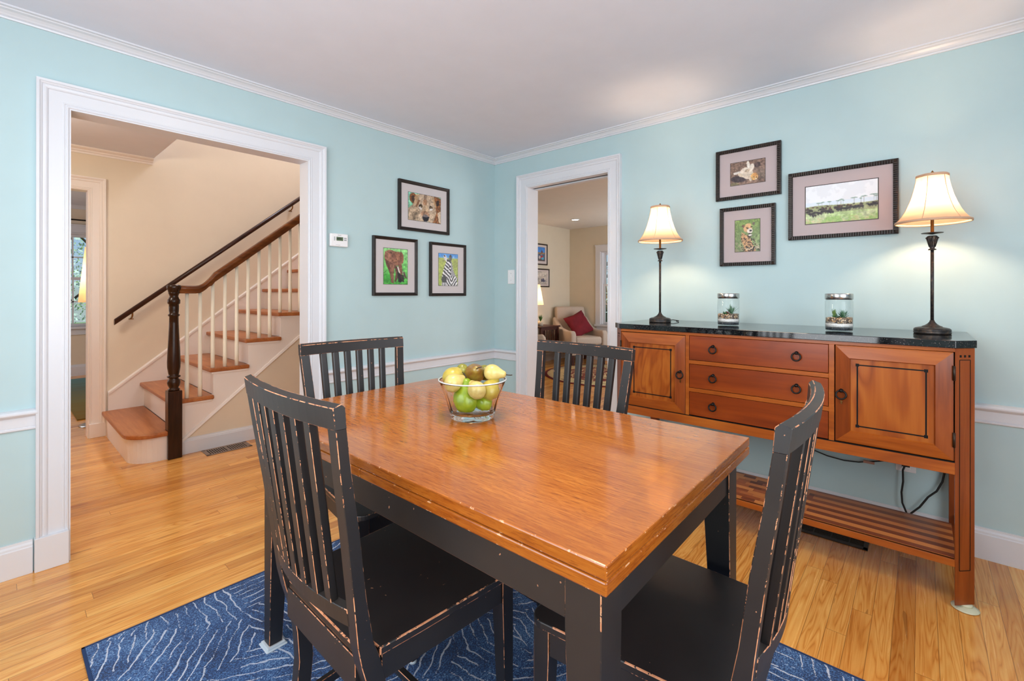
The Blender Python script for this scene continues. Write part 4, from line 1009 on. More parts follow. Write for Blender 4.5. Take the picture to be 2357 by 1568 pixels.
jar(-0.329, -2.584, 'lidded glass terrarium jar with low bushy succulents, right one on the sideboard', [('spiky_succulent', .014, -.008, 30, .050, .9, .0030, .55, 'aloe', 14), ('leafy_succulent', -.008, .010, 16, .030, 1.0, .0065, .5, 'aloe', 22), ('upright_succulent', -.026, -.004, 34, .046, .42, .0034, 1.0, 'aloe_light', 31), ('spiky_succulent', -.034, -.012, 12, .018, 1.2, .004, .3, 'aloe', 33)])
# ================================================================== painted photographs (drawn in code as vertex colours)
def fbm(h, w, sc_, seed, octv=4):
    rs = np.random.RandomState(seed); out = np.zeros((h, w)); amp = 1; tot = 0
    for o in range(octv):
        n = max(2, int(sc_ * 2 ** o)); gh, gw = n + 2, int(n * w / h) + 3
        g = rs.rand(gh, gw); yy = np.linspace(0, n, h); xx = np.linspace(0, n * w / h, w)
        y0 = yy.astype(int); x0 = xx.astype(int); fy = (yy - y0)[:, None]; fx = (xx - x0)[None, :]
        fy = fy * fy * (3 - 2 * fy); fx = fx * fx * (3 - 2 * fx)
        a = g[y0][:, x0]; b_ = g[y0][:, x0 + 1]; c = g[y0 + 1][:, x0]; d = g[y0 + 1][:, x0 + 1]
        out += amp * ((a * (1 - fx) + b_ * fx) * (1 - fy) + (c * (1 - fx) + d * fx) * fy); tot += amp; amp *= .55
    return out / tot
class Pic:
    def __init__(s, w, h, seed=1):
        w = int(w * 1.5); h = int(h * 1.5); s.w, s.h, s.seed = w, h, seed; s.im = np.zeros((h, w, 3)); s.Y, s.X = np.mgrid[0:h, 0:w]; s.X = (s.X + .5) / w; s.Y = 1 - (s.Y + .5) / h   # Y up
        s.n1 = fbm(h, w, 5, seed); s.n2 = fbm(h, w, 18, seed + 1, 3)
        s.Xw = s.X + (s.n2 - .5) * .03; s.Yw = s.Y + (fbm(h, w, 15, seed + 2, 3) - .5) * .03
    def lay(s, mask, col, a=1.0, tex=0.0):
        c = np.array(col, float)[None, None, :] * (1 + tex * (s.n2 - .5) * 2)[:, :, None]
        m = (np.clip(mask, 0, 1) * a)[:, :, None]; s.im = s.im * (1 - m) + c * m; return s
    def grad(s, c0, c1, tex=0.1):
        t = s.Y[:, :, None]; s.im = (np.array(c0) * (1 - t) + np.array(c1) * t) * (1 + tex * (s.n2 - .5) * 2)[:, :, None]; return s
    def ell(s, cx, cy, rx, ry, col, rot=0, a=1.0, tex=0.15, soft=.15):
        X, Y = s.Xw - cx, (s.Yw - cy) * s.h / s.w; c, q = math.cos(rot), math.sin(rot)
        d = np.sqrt(((X * c + Y * q) / rx) ** 2 + ((-X * q + Y * c) / (ry)) ** 2)
        return s.lay((1 - d) / soft + .5, col, a, tex)
    def poly(s, pts, col, a=1.0, tex=0.15):
        ins = np.zeros_like(s.X, bool); n = len(pts)
        for i in range(n):
            x0, y0 = pts[i]; x1, y1 = pts[(i + 1) % n]
            if y0 == y1: continue
            cond = ((y0 > s.Yw) != (y1 > s.Yw)) & (s.Xw < (x1 - x0) * (s.Yw - y0) / (y1 - y0) + x0); ins ^= cond
        return s.lay(ins.astype(float), col, a, tex)
    def finish(s):
        k = fbm(s.h, s.w, s.h / 2.2, s.seed + 9, 2); am = (1.15 - s.im.mean(2) / 255.0) * (s.im.mean(2) < 205); im = s.im * (1 + am * (.42 * (k - .5) + .16 * (s.n2 - .5)))[:, :, None]
        for ax in (0, 1): im = (im * 2 + np.roll(im, 1, ax) + np.roll(im, -1, ax)) / 4
        s.im[1:-1, 1:-1] = im[1:-1, 1:-1]
    def build(s, name, parent, axis, plane, a0, a1, z0, z1, side):
        """a0 = left edge as seen; a1 = right edge"""
        s.finish(); h, w = s.h, s.w; me = bpy.data.meshes.new(name)
        A = np.linspace(a0, a1, w); Z = np.linspace(z1, z0, h); o_ = Vector(((a0 + a1) / 2, plane, z0) if axis == 'x' else (plane, (a0 + a1) / 2, z0))
        if axis == 'x': vs = [(a - o_.x, 0, z - z0) for z in Z for a in A]
        else: vs = [(0, a - o_.y, z - z0) for z in Z for a in A]
        fs = [(r * w + c, (r + 1) * w + c, (r + 1) * w + c + 1, r * w + c + 1) for r in range(h - 1) for c in range(w - 1)]
        me.from_pydata(vs, [], fs); me.update()
        at = me.color_attributes.new('Col', 'FLOAT_COLOR', 'POINT')
        im = np.clip(s.im / 255.0, 0, 1); lin = 0.95 * np.where(im <= .04045, im / 12.92, ((im + .055) / 1.055) ** 2.4)
        cc = np.concatenate([lin, np.ones((h, w, 1))], 2).reshape(-1)
        at.data.foreach_set('color', cc.astype(np.float32)); me.materials.append(M['print'])
        o = bpy.data.objects.new(name, me); COL.objects.link(o); o.parent = parent; o.location = o_ - wloc(parent); return o

def p_lion():
    p = Pic(104, 70, 11); p.grad((128, 196, 140), (140, 210, 190), .3)
    p.poly([(0, 0), (0, .42), (.12, .55), (.2, .95), (.5, 1.05), (.9, 1.0), (1, .85), (1, 0)], (186, 162, 136), tex=.35)
    p.poly([(.78, 1), (1, .95), (1, 0), (.72, 0), (.86, .35), (.82, .65)], (138, 88, 54), tex=.5); p.poly([(.9, .4), (1, .5), (1, .0), (.93, .05)], (214, 190, 164))
    p.ell(.155, .80, .12, .135, (126, 78, 46), .4, tex=.5); p.ell(.15, .78, .055, .08, (70, 50, 40), .3); p.ell(.26, .84, .07, .10, (178, 148, 112), -.7, .8)
    p.ell(.90, .80, .115, .13, (134, 84, 46), -.4, tex=.5); p.ell(.90, .76, .05, .08, (48, 32, 26), -.2); p.ell(.78, .80, .035, .15, (196, 160, 120), .5, .8)
    p.ell(.52, .62, .25, .33, (190, 166, 142), 0, .9, .3); p.ell(.51, .90, .05, .10, (112, 90, 76), 0, .6, .4); p.ell(.5, .72, .06, .08, (160, 112, 78), 0, .7, .4)
    p.poly([(.12, .5), (.34, .62), (.2, .8)], (196, 166, 134), .8); p.poly([(.2, .5), (.3, .78), (.36, .76), (.25, .5)], (118, 74, 48), .8)
    p.poly([(.1, 0), (.3, .1), (.34, .35), (.24, .4), (.12, .25)], (128, 110, 92), .6, .5)
    p.ell(.365, .55, .055, .045, (30, 22, 20), .4); p.ell(.372, .55, .02, .02, (150, 120, 70)); p.ell(.36, .48, .05, .028, (226, 220, 216), -.6, .9)
    p.ell(.685, .56, .055, .045, (30, 22, 20), -.3); p.ell(.69, .565, .02, .02, (150, 120, 70)); p.ell(.69, .49, .05, .025, (226, 220, 216), .3, .9)
    p.poly([(.44, .6), (.58, .62), (.62, .3), (.4, .28)], (196, 166, 132), .7, .3); p.ell(.5, .27, .13, .09, (150, 108, 84), 0, .7, .6)
    p.poly([(.40, .17), (.64, .22), (.60, .08), (.55, -.02), (.50, -.02), (.43, .08)], (26, 26, 36)); p.ell(.52, .22, .09, .03, (120, 116, 120), .1, .8)
    p.ell(.36, .12, .07, .10, (206, 184, 160), 0, .6, .4); p.ell(.72, .14, .07, .10, (206, 184, 160), 0, .6, .4); p.ell(.52, -.01, .12, .02, (226, 222, 220), 0, .8); return p
def p_eleph():
    p = Pic(70, 90, 21); p.grad((84, 176, 76), (150, 216, 140), .3); p.lay((p.Y < .28) * (p.n1 > .5), (60, 150, 60), .6)
    B = (150, 106, 88); D = (112, 78, 68)
    p.poly([(.03, .76), (.06, .90), (.2, .96), (.42, .93), (.6, .90), (.6, .52), (.25, .48), (.08, .62)], B, tex=.35)
    p.poly([(.04, .72), (.1, .56), (.26, .3), (.3, .05), (.42, .02), (.42, .4), (.5, .52)], D, tex=.3)
    p.poly([(.26, .55), (.44, .55), (.42, .3), (.41, .04), (.3, .05), (.28, .3)], (140, 100, 82), tex=.25)
    p.poly([(.45, .5), (.62, .5), (.6, .2), (.5, .06), (.44, .08), (.5, .28)], (100, 76, 66), tex=.3)
    p.poly([(.56, .36), (.72, .3), (.74, .05), (.60, .08)], (44, 44, 44), tex=.5)
    p.poly([(.40, .90), (.62, .92), (.76, .86), (.82, .74), (.78, .58), (.7, .62), (.62, .54), (.5, .56), (.42, .62)], (156, 108, 86), tex=.3)
    p.ell(.74, .76, .09, .2, (146, 98, 80), .15, 1, .3); p.ell(.43, .78, .05, .14, (124, 84, 72), .3, .8)
    p.poly([(.55, .66), (.74, .68), (.76, .45), (.78, .22), (.82, .12), (.76, .08), (.70, .2), (.63, .42)], (142, 98, 82), tex=.25)
    p.poly([(.56, .48), (.6, .5), (.68, .32), (.66, .30), (.6, .38)], (238, 232, 226)); p.poly([(.775, .37), (.80, .37), (.83, .27), (.81, .26)], (238, 232, 226))
    p.poly([(.8, .36), (.86, .36), (.96, .18), (.92, .17), (.82, .24)], (92, 72, 70)); p.poly([(.62, .3), (.84, .24), (.86, .06), (.66, .08)], (40, 36, 38), .8)
    p.ell(.30, .88, .05, .03, (70, 52, 48), -.8, .7); p.ell(.53, .70, .02, .02, (40, 30, 28)); p.poly([(0, .29), (.01, .31), (.16, .41), (.15, .39)], (60, 90, 50)); return p
def p_zebra():
    p = Pic(64, 92, 31); p.grad((140, 160, 50), (170, 178, 84), .25); p.lay(p.Y > .86, (60, 140, 214), 1, .1); p.lay((p.Y > .86) * (p.Y < .9), (120, 178, 220), .7)
    W, K = (232, 230, 232), (26, 24, 28)
    body = [(.42, .80), (.58, .84), (.68, .74), (.78, .45), (.95, .25), (1, 0), (.22, 0), (.16, .22), (.2, .38), (.3, .6)]
    pre = p.im.copy(); 
    p.poly(body, W, tex=.05)
    ins = np.abs(p.im - pre).sum(2) > 20
    a = np.arctan2(p.Y - .62, p.X - .42); r = np.hypot((p.X - .40), (p.Y - .66) * 1.4)
    st1 = np.sin((p.X * .9 + p.Y * 1.6 + np.where(p.X > .62, -p.X * 4.2, 0) + p.n2 * .10) * 33) > 0.05
    st2 = np.sin((p.Y - np.abs(p.X - .66) * 1.1 + p.n2 * .08) * 44) > 0
    st = np.where((p.Y < .30) & (p.X > .42), st2, st1)
    p.lay((ins & st).astype(float), K)
    p.poly([(.22, .28), (.32, .30), (.42, .2), (.36, .07), (.2, .1), (.14, .2)], K); p.ell(.30, .97 - .80, .1, .12, (20, 18, 20), 0, .5)
    p.ell(.58, .59, .05, .03, (12, 12, 14), .2); p.poly([(.24, .94), (.36, .97), (.46, .82), (.4, .76), (.3, .8)], (226, 222, 226)); p.poly([(.25, .94), (.34, .96), (.36, .91), (.28, .91)], K)
    p.ell(.60, .86, .065, .17, K, -.12); p.ell(.585, .85, .03, .10, (110, 104, 104), -.1); p.ell(.47, .79, .05, .06, K); p.poly([(.76, .93), (.79, .93), (.79, .85), (.77, .85)], W)
    p.poly([(.16, .1), (.42, .1), (.42, 0), (.16, 0)], W); 
    for k in range(3): p.poly([(.2 + k * .08, .1), (.23 + k * .08, .1), (.24 + k * .08, 0), (.20 + k * .08, 0)], K)
    return p
def p_lioness():
    p = Pic(96, 66, 41); p.grad((132, 108, 96), (128, 104, 92), .35); p.lay((p.n1 > .52) * (p.X > .6), (86, 66, 60), .6, .4); p.ell(.25, .26, .24, .10, (58, 50, 58), -.1, .9); p.ell(.78, .76, .10, .07, (70, 56, 60), 0, .7, .8)
    p.ell(.12, .04, .14, .06, (120, 120, 84), 0, .6)
    C = (226, 212, 196)
    p.ell(.45, .50, .16, .16, C, .5); p.ell(.52, .42, .15, .15, (214, 198, 180), -.3); p.poly([(.08, .56), (.3, .60), (.34, .50), (.1, .48)], (224, 214, 206)); p.ell(.30, .42, .09, .045, (222, 204, 180), -.7)
    p.ell(.52, .84, .045, .11, (236, 228, 216), .15); p.ell(.62, .68, .07, .12, (230, 218, 204), -.3); p.ell(.50, .58, .08, .04, (176, 150, 124), .3, .6, .5)
    p.ell(.70, .28, .10, .11, (214, 166, 104), .4, 1, .3); p.ell(.72, .36, .05, .05, (196, 140, 84), 0); p.ell(.57, .22, .04, .10, (206, 188, 168), .4); p.ell(.69, .28, .015, .015, (40, 30, 26)); p.ell(.76, .24, .018, .015, (50, 36, 30)); p.ell(.74, .17, .03, .02, (230, 214, 190))
    return p
def p_cheetah():
    p = Pic(66, 88, 51); p.grad((120, 132, 96), (142, 172, 96), .35); p.lay(p.n2 > .56, (86, 108, 66), .7); p.lay(p.n1 > .56, (176, 196, 130), .5); p.lay((p.Y < .3) * (p.n2 < .45), (170, 160, 130), .6)
    p.poly([(.28, .62), (.24, .4), (.34, .2), (.4, .0), (.85, .0), (.72, .25), (.58, .46), (.46, .52)], (206, 160, 112), tex=.25)
    sp = fbm(p.h, p.w, 30, 77, 2); pm = (p.Y < .55) & (p.X > .25) & (p.X < .85) & (p.X + (p.Y) * .55 < .98); p.lay(pm * (sp > .56), (56, 40, 32), .9)
    p.ell(.52, .72, .17, .16, (212, 168, 122), 0, 1, .15); p.ell(.60, .64, .11, .11, (226, 214, 202)); p.ell(.34, .80, .06, .06, (110, 84, 66)); p.ell(.75, .86, .05, .07, (110, 100, 88)); p.ell(.54, .84, .12, .06, (216, 176, 128))
    p.ell(.50, .735, .05, .022, (36, 26, 22), -.2); p.ell(.66, .76, .035, .02, (36, 26, 22), .2); p.ell(.63, .645, .05, .035, (24, 20, 22)); p.ell(.60, .56, .06, .02, (40, 30, 28)); p.ell(.62, .51, .08, .03, (230, 224, 216))
    p.poly([(.42, .10), (.95, .18), (.98, .08), (.45, .04)], (214, 196, 170), .7); p.lay(((p.Y < .17) & (p.Y > .03) & (p.X > .4) & (sp > .5)), (40, 32, 28), .9); return p
def p_herd():
    p = Pic(140, 92, 61); p.grad((168, 188, 128), (246, 248, 250), .06); p.lay(p.Y > .45, (240, 244, 250)); p.lay((p.Y > .45) * (p.n1 > .5), (226, 230, 238), .5); p.lay((p.Y > .45) * (p.Y < .56), (214, 232, 248), .6)
    hz = .445 + .02 * np.sin(p.X * 7); p.lay(p.Y < hz, (150, 158, 116), 1, .2); p.lay(p.Y < .26, (176, 200, 138), 1, .25); p.lay((p.Y < .24) * (p.n1 > .52), (196, 206, 164), .7, .2); p.lay((p.Y < .15) * (p.n1 < .42), (150, 190, 100), .7)
    p.lay((p.Y < .14) * (p.n2 > .6), (196, 168, 138), .5)
    for x, y, s_ in ((.19, .55, .035), (.24, .555, .035), (.35, .565, .028), (.46, .57, .03), (.51, .585, .035), (.69, .60, .045), (.82, .61, .045), (.95, .635, .055), (.98, .60, .03), (.78, .575, .02), (.54, .555, .012)):
        p.ell(x, y - .02, s_, .009, (128, 160, 152), .02, .9, .1); p.lay((abs(p.X - x) < .0035) & (p.Y < y - .02) & (p.Y > hz), (130, 130, 120), .5)
    rs = random.Random(5)
    for k in range(60):
        x = rs.uniform(0, 1.0); y = .375 + rs.uniform(-.045, .055)
        if x > .84 and y < .37: continue
        p.ell(x, y, .018 * rs.uniform(.8, 1.2), .012, (60 + rs.randint(-15, 25), 46, 44), rs.uniform(-.2, .2), .85, .3)
    for x, y, s_ in ((.04, .32, 1.2), (.09, .27, 1.6), (.15, .29, 1.5), (.13, .22, 1.3), (.21, .27, 1.5), (.27, .31, 1.5), (.35, .30, 1.7), (.38, .28, 1.2), (.49, .33, 1.6), (.53, .34, 1.2), (.60, .34, 1.7), (.66, .36, 1.3), (.73, .355, 1.7), (.78, .36, 1.5), (.91, .37, 1.3), (.965, .41, 1.4), (.99, .38, 1.6), (.08, .36, 1.2), (.24, .37, 1.2), (.44, .39, 1.1)):
        p.ell(x, y, .026 * s_, .014 * s_, (38, 30, 32), rs.uniform(-.12, .12), 1, .3); p.ell(x - .02 * s_, y - .004, .010 * s_, .012 * s_, (30, 24, 28), .3)
        for d in (-.016, -.008, .012, .020): p.lay((abs(p.X - x - d * s_) < .0035) & (p.Y < y) & (p.Y > y - .042 * s_), (36, 30, 32), .9)
        p.ell(x + .004, y + .012 * s_, .014 * s_, .004, (150, 134, 128), 0, .6)
    return p
def p_people(seed):
    p = Pic(40, 56, seed)
    if seed == 71:
        p.grad((90, 80, 80), (80, 140, 216), .25); p.lay(p.Y > .62, (70, 136, 220), 1, .1); p.lay((p.Y < .62) & (p.Y > .5), (140, 120, 96), 1, .4); p.ell(.62, .66, .07, .16, (120, 60, 48)); p.ell(.60, .32, .13, .12, (196, 60, 66), .4); p.ell(.72, .18, .16, .14, (90, 170, 210)); p.ell(.35, .26, .12, .16, (190, 180, 180)); p.ell(.52, .46, .06, .04, (220, 170, 150)); p.ell(.36, .46, .06, .04, (60, 50, 50))
    else:
        p.grad((176, 172, 168), (214, 212, 206), .2); p.lay(p.n1 > .52, (150, 148, 146), .5); p.ell(.55, .3, .06, .20, (70, 74, 96)); p.ell(.68, .32, .06, .22, (60, 66, 100)); p.ell(.80, .26, .05, .14, (96, 100, 120)); p.ell(.2, .4, .14, .16, (130, 128, 126), 0, .6); p.ell(.62, .56, .03, .03, (200, 170, 150))
    return p
def picture(name, label, group, axis, plane, L, R, T, B, mats, fw_, ml, mr, mt, mb, pic, ridged=False, depth=.022, matline=.0025):
    """L,R as seen from the front; plane = wall plane; all frames hang on the negative side"""
    sgn = 1 if R > L else -1
    cx = (L + R) / 2
    P = thing(name, label, 'picture', (cx, plane, B) if axis == 'x' else (plane, cx, B), group)
    def bx(b, a0, a1, d0, d1, z0, z1): return b.box(a0, a1, plane - d1, plane - d0, z0, z1) if axis == 'x' else b.box(plane - d1, plane - d0, a0, a1, z0, z1)
    def pt(a, d, z): return (a, plane - d, z) if axis == 'x' else (plane - d, a, z)
    prof = [(0, 0.001), (0, depth), (fw_ * .25, depth + .002), (fw_ * .8, depth - .003), (fw_, depth - .006), (fw_, .001)]
    rings = []
    cor = [(L, B, 1, 1), (R, B, -1, 1), (R, T, -1, -1), (L, T, 1, -1)]
    for a, z, sa, sz in cor + [cor[0]]:
        rings.append([pt(a + sa * sgn * o, d, z + sz * o) for o, d in prof])
    b = MB(); b.loft(rings, cap=False)
    if ridged:
        st_ = .0105
        n = int(abs(R - L - 0) / st_)
        for i in range(2, n - 1):
            a = L + (R - L) * i / n
            for z0 in (B, T - fw_): bx(b, a - .003, a + .003, depth - .004, depth + .0035, z0 + .001, z0 + fw_ - .002)
        n = int((T - B) / st_)
        for i in range(2, n - 1):
            z = B + (T - B) * i / n
            for a0 in (L, R - sgn * fw_): bx(b, a0 + sgn * .001, a0 + sgn * (fw_ - .002), depth - .004, depth + .0035, z - .003, z + .003)
    b.build('frame', M['frame_black'], P)
    i = fw_ - .003
    b = MB(); bx(b, L + sgn * i, R - sgn * i, .002, depth - .010, B + i, T - i); b.build('mat_board', M[mats], P)
    a0, a1, z1, z0 = L + sgn * ml, R - sgn * mr, T - mt, B + mb
    b = MB(); bx(b, a0 - sgn * matline, a1 + sgn * matline, depth - .0105, depth - .0092, z0 - matline, z1 + matline); b.build('mat_bevel', M['mat_line'], P)
    pic.build('photograph', P, axis, plane - (depth - .0088), a0, a1, z0, z1, -1)
    return P
g1 = None
picture('framed_picture', 'framed close-up photo of a lion face, topmost of three on the blue wall', None, 'x', 0, -1.031, -.549, 2.044, 1.671, 'mat_board', .024, .087, .086, .084, .083, p_lion())
picture('framed_picture', 'framed upright photo of a brown elephant on green grass', None, 'x', 0, -1.242, -.864, 1.608, 1.185, 'mat_board', .022, .087, .087, .082, .083, p_eleph())
picture('framed_picture', 'framed upright photo of a zebra against blue sky', None, 'x', 0, -.742, -.366, 1.604, 1.180, 'mat_board', .022, .087, .087, .084, .083, p_zebra())
picture('framed_picture', 'ridged black frame with photo of a lioness lying on her back', None, 'y', 0, -1.922, -2.278, 2.081, 1.775, 'mat_board2', .021, .084, .083, .085, .085, p_lioness(), True)
picture('framed_picture', 'ridged black frame with upright photo of a cheetah in grass', None, 'y', 0, -1.946, -2.250, 1.727, 1.372, 'mat_board2', .021, .086, .082, .082, .084, p_cheetah(), True)
picture('framed_picture', 'wide ridged black frame with photo of a dark herd on a plain', None, 'y', 0, -2.315, -2.792, 1.879, 1.505, 'mat_board2', .021, .083, .081, .086, .084, p_herd(), True, matline=.004)
picture('framed_picture', 'small black framed colour photo of people, upper one in the living room', None, 'x', 2.08, 3.14, 3.508, 2.055, 1.687, 'mat_board', .020, .07, .07, .06, .07, p_people(71), depth=.02)
picture('framed_picture', 'small black framed grey photo of people, lower one in the living room', None, 'x', 2.08, 3.10, 3.565, 1.622, 1.302, 'mat_board', .020, .06, .06, .05, .05, p_people(72), depth=.02)

# ================================================================== living room
cl = thing('recessed_light', 'small round recessed light glowing in the living room ceiling', 'ceiling light', (3.293, 1.337, 2.39))
MB().lathe([(.055, -.001), (.075, -.001), (.078, -.006), (.058, -.008), (.055, -.001)], (3.293, 1.337, 2.397), 32).build('trim_ring', M['trim'], cl)
MB().lathe([(.001, -.003), (.056, -.003), (.056, -.001), (.001, -.001)], (3.293, 1.337, 2.397), 32).build('diffuser', M['lamp_glow'], cl)
o = MB().lathe([(.001, .0005), (.925, .0005), (.930, .004), (.925, .009), (.001, .010)], (3.0, .57, 0), 96).build('round_rug', M['rrug'], origin=(3.0, .57, 0))
tag(o, 'round dark red and cream patterned rug on the living room floor', 'rug')
def armchair(loc, yaw, label, pillow=False):
    A = thing('armchair', label, 'armchair', (0, 0, 0), 'matching beige armchairs in the living room')
    u = M['upholstery']; kw = dict(bevel=.022, seg=3, smooth_all=True)
    # local: +x forward
    MB().box(-.30, .28, -.25, .25, .17, .34).build('seat_frame', u, A, bevel=.012, seg=2, smooth_all=True)
    MB().box(-.24, .32, -.245, .245, .335, .47).build('seat_cushion', u, A, bevel=.04, seg=4, smooth_all=True)
    rings = []
    for t in [i / 8 for i in range(9)]:
        z = .17 + t * .78; x = -.24 - .14 * t ** 1.3; th = .15 - .05 * t; hw = .30 - (0 if t < .3 else (.0 + .03 * (t - .3)))
        rings.append([(x, -hw, z), (x + .012 * (1 - t), -hw * .5, z + .006 * t), (x + .014 * (1 - t), hw * .5, z + .006 * t), (x, hw, z), (x - th, hw, z), (x - th, -hw, z)])
    MB().loft(rings).build('backrest', u, A, bevel=.03, seg=3, smooth_all=True)
    for s in (-1, 1):
        pr = [(-.36, .17), (.33, .17), (.335, .52), (.30, .575), (.10, .565), (-.14, .60), (-.30, .70), (-.40, .78), (-.42, .50)]
        MB().prism([(a, c) for a, c in pr], s * .245, s * .345, 'y').build('armrest', u, A, bevel=.028, seg=3, smooth_all=True)
        for x, sl in ((.27, .012), (-.32, -.05)):
            MB().loft([[(x + sl + a * .016, s * .29 + c * .016, 0.0) for a, c in ((-1, -1), (1, -1), (1, 1), (-1, 1))], [(x + a * .024, s * .285 + c * .024, .175) for a, c in ((-1, -1), (1, -1), (1, 1), (-1, 1))]]).build('leg', M['darkwood'], A)
    A.location = loc; A.rotation_euler = (0, 0, yaw); return A
armchair((3.70, 1.50, 0.0), math.radians(-119), 'beige upholstered armchair with a dark red cushion near the living room window')
armchair((2.10, 1.50, 0.0), math.radians(-61), 'beige upholstered armchair half hidden by the doorway, left of the side table')
rings = []
n = 14; pv = MB()
vs = []
for i in range(n + 1):
    for j in range(n + 1):
        a, c = i / n * 2 - 1, j / n * 2 - 1; q = (1 - a * a) ** .5 if abs(a) < 1 else 0; q2 = (1 - c * c) ** .5 if abs(c) < 1 else 0
        sc2 = 1 - .10 * (1 - abs(a)) * abs(c) - .10 * (1 - abs(c)) * abs(a); vs.append((a * .21 * sc2, c * .21 * sc2, .075 * (q * q2) ** .7 + .006 * math.sin(7 * a + 3 * c)))
N1 = len(vs); vs += [(x, y, -z) for x, y, z in vs]
fs = []
for i in range(n):
    for j in range(n):
        k = i * (n + 1) + j; fs.append((k, k + n + 1, k + n + 2, k + 1)); fs.append((N1 + k, N1 + k + 1, N1 + k + n + 2, N1 + k + n + 1))
rot = Matrix.Rotation(math.radians(-119), 3, 'Z') @ Matrix.Rotation(math.radians(62), 3, 'Y') @ Matrix.Rotation(math.radians(22), 3, 'Z')
pv.add([tuple(rot @ Vector(v) + Vector((3.735, 1.555, .655))) for v in vs], fs, True)
o = pv.build('throw_pillow', M['cushion']); tag(o, 'dark red velvet cushion leaning on the beige armchair', 'cushion')
sd = thing('side_table', 'dark wood slatted side table between the armchairs in the living room', 'side table', (3.12, 1.87, 0))
MB().box(2.86, 3.395, 1.70, 2.06, .625, .650).build('tabletop', M['darkwood'], sd, bevel=.003)
for x in (2.89, 3.345):
    for y in (1.73, 2.03): MB().box(x - .02, x + .02, y - .02, y + .02, 0, .625).build('leg', M['darkwood'], sd)
MB().box(2.89, 3.345, 1.72, 1.74, .585, .625).build('apron', M['darkwood'], sd)
MB().box(2.89, 3.345, 1.72, 1.74, .30, .33).build('apron', M['darkwood'], sd)
b = MB().box(2.89, 3.345, 1.74, 2.03, .30, .32); b.build('lower_shelf', M['darkwood'], sd)
for i in range(7):
    x = 2.94 + i * .058; MB().box(x - .011, x + .011, 1.722, 1.738, .33, .585).build('slat', M['darkwood'], sd)
pp = thing('potted_plant', 'small grassy green plant in a pale pot on the side table', 'potted plant', (3.05, 1.86, .6505))
MB().lathe([(.001, 0), (.042, 0), (.050, .078), (.046, .078), (.042, .07), (.001, .07)], (3.05, 1.86, .6505), 24).build('pot', M['pot'], pp)
leafy(MB(), (3.05, 1.86, .715), 70, .13, .62, .004, .8, 77).build('leaves', M['leaf'], pp)
tl = thing('table_lamp', 'lamp with pale yellow cone shade, edge visible left of the side table plant', 'lamp', (2.98, 1.95, .6505))
c = (2.98, 1.95, .6505)
MB().lathe([(.001, 0), (.06, 0), (.06, .012), (.012, .02), (.010, .36), (.001, .362)], c, 24).build('base', M['chrome'], tl)
MB().loft([[(c[0] + r * math.cos(i / 40 * 2 * PI), c[1] + r * math.sin(i / 40 * 2 * PI), z) for i in range(40)] for r, z in ((.165, 1.005), (.105, 1.34))], cap=False, smooth=True).build('lamp_shade', M['shade_warm'], tl)
point('living_lamp_light', (2.98, 1.95, 1.15), 6, WARM, .04)


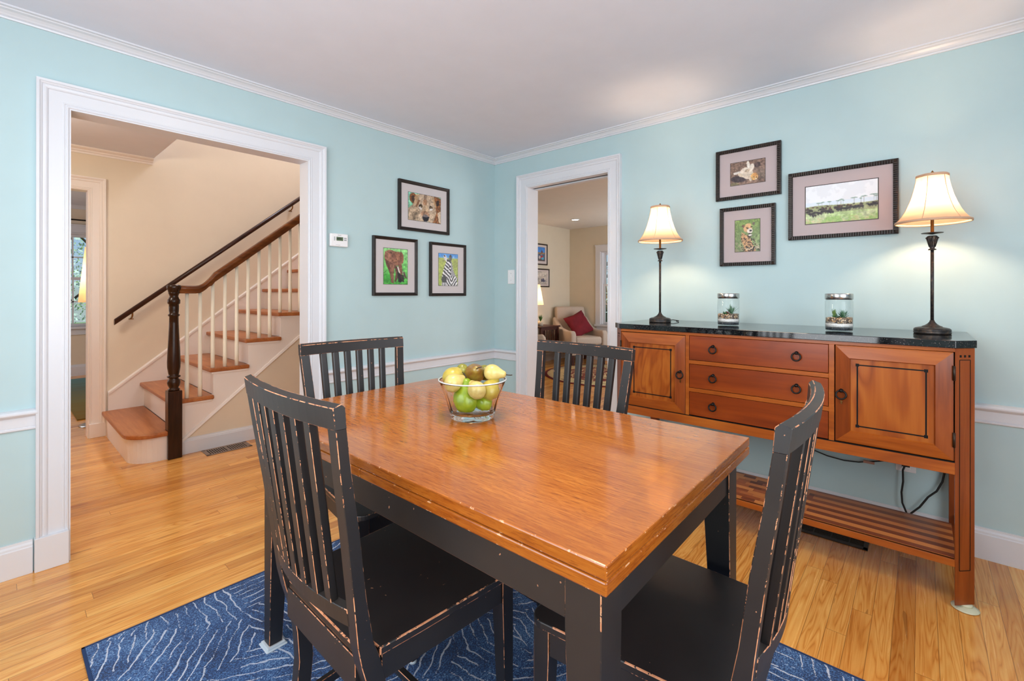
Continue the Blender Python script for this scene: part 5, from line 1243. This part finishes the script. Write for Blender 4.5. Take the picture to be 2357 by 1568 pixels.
# ================================================================== study beyond the hall
sr = MB().box(-2.478, -1.05, 3.04, 5.82, .0005, .012).build('area_rug', M['srug']); 
tag(sr, 'brown and green striped rug on the floor of the far study', 'rug')
fl = thing('floor_lamp', 'floor lamp with tall amber cone shade in the study doorway', 'lamp', (-2.375, 2.76, 0))
c = (-2.375, 2.76, 0)
MB().lathe([(.001, 0), (.118, 0), (.121, .006), (.10, .014), (.05, .022), (.001, .028)], c, 40).build('base', M['chrome'], fl)
MB().lathe([(.010, .02), (.010, 1.25)], c, 12).build('pole', M['chrome'], fl)
MB().loft([[(c[0] + r * math.cos(i / 48 * 2 * PI), c[1] + r * math.sin(i / 48 * 2 * PI), z) for i in range(48)] for r, z in ((.124, 1.115), (.078, 1.612))], cap=False, smooth=True).build('lamp_shade', M['shade_warm'], fl)
MB().tube([(c[0] - .09, c[1], 1.25), (c[0] + .09, c[1], 1.25)], .003, 6).ball((c[0], c[1], 1.30), .03, 14, 8).build('lamp_holder', NT_bulb, fl)
point('floor_lamp_light', (c[0], c[1], 1.38), 3.2, WARM, .04)

# ================================================================== outdoors behind the windows
structure(MB().box(-14, 16, 6.7, 30, -.5, -.4).box(4.8, 16, -14, 6.7, -.5, -.4).build('ground_outdoors', M['grass_out']))
def tree(x, y, h, seed, leafm, label, nleaf=3200, cr=1.6):
    rr = random.Random(seed); T = thing('garden_tree', label, 'tree', (x, y, -.4))
    b = MB(); b.tube([(x, y, -.4), (x + .08, y, h * .3), (x - .05, y + .05, h * .6), (x + .1, y, h * .9)], .1, 8, rs=[.16, .12, .09, .04])
    for k in range(9):
        z = h * (.18 + .07 * k); t = rr.random() * 6.28; l = rr.uniform(.7, 1.4)
        b.tube([(x, y, z), (x + math.cos(t) * l * .5, y + math.sin(t) * l * .5, z + .3), (x + math.cos(t) * l, y + math.sin(t) * l, z + .75)], .03, 6, rs=[.05, .03, .012])
    b.build('trunk', M['bark'], T)
    b = MB(); 
    for k in range(nleaf):
        t = rr.random() * 6.28; q = rr.random() ** .5 * cr; z = rr.uniform(h * .16, h); 
        q *= math.sin(max(.12, min(1, (z / h))) * PI * .85) ** .5
        p = Vector((x + q * math.cos(t), y + q * math.sin(t), z)); a = Vector((rr.gauss(0, 1), rr.gauss(0, 1), rr.gauss(0, 1))).normalized(); c_ = a.orthogonal().normalized(); l = rr.uniform(.02, .05)
        b.add([p - a * l, p + c_ * l * .5, p + a * l, p - c_ * l * .5], [(0, 1, 2, 3)])
    b.build('foliage', M[leafm], T); return T
tree(-2.5, 8.9, 3.6, 1, 'leaf_out2', 'pale green leafy tree outside the study window')
tree(-1.0, 13.0, 4.6, 2, 'leaf_out', 'bright green tree farther out behind the study window')
tree(-5.0, 14.0, 4.6, 3, 'leaf_out2', 'leafy tree farthest left outside the study window')
tree(7.6, 3.4, 4.0, 4, 'leaf_out2', 'tree with pale leaves outside the living room window')
tree(11.5, 0.2, 4.4, 5, 'leaf_out', 'green tree behind the pale one outside the living room window')
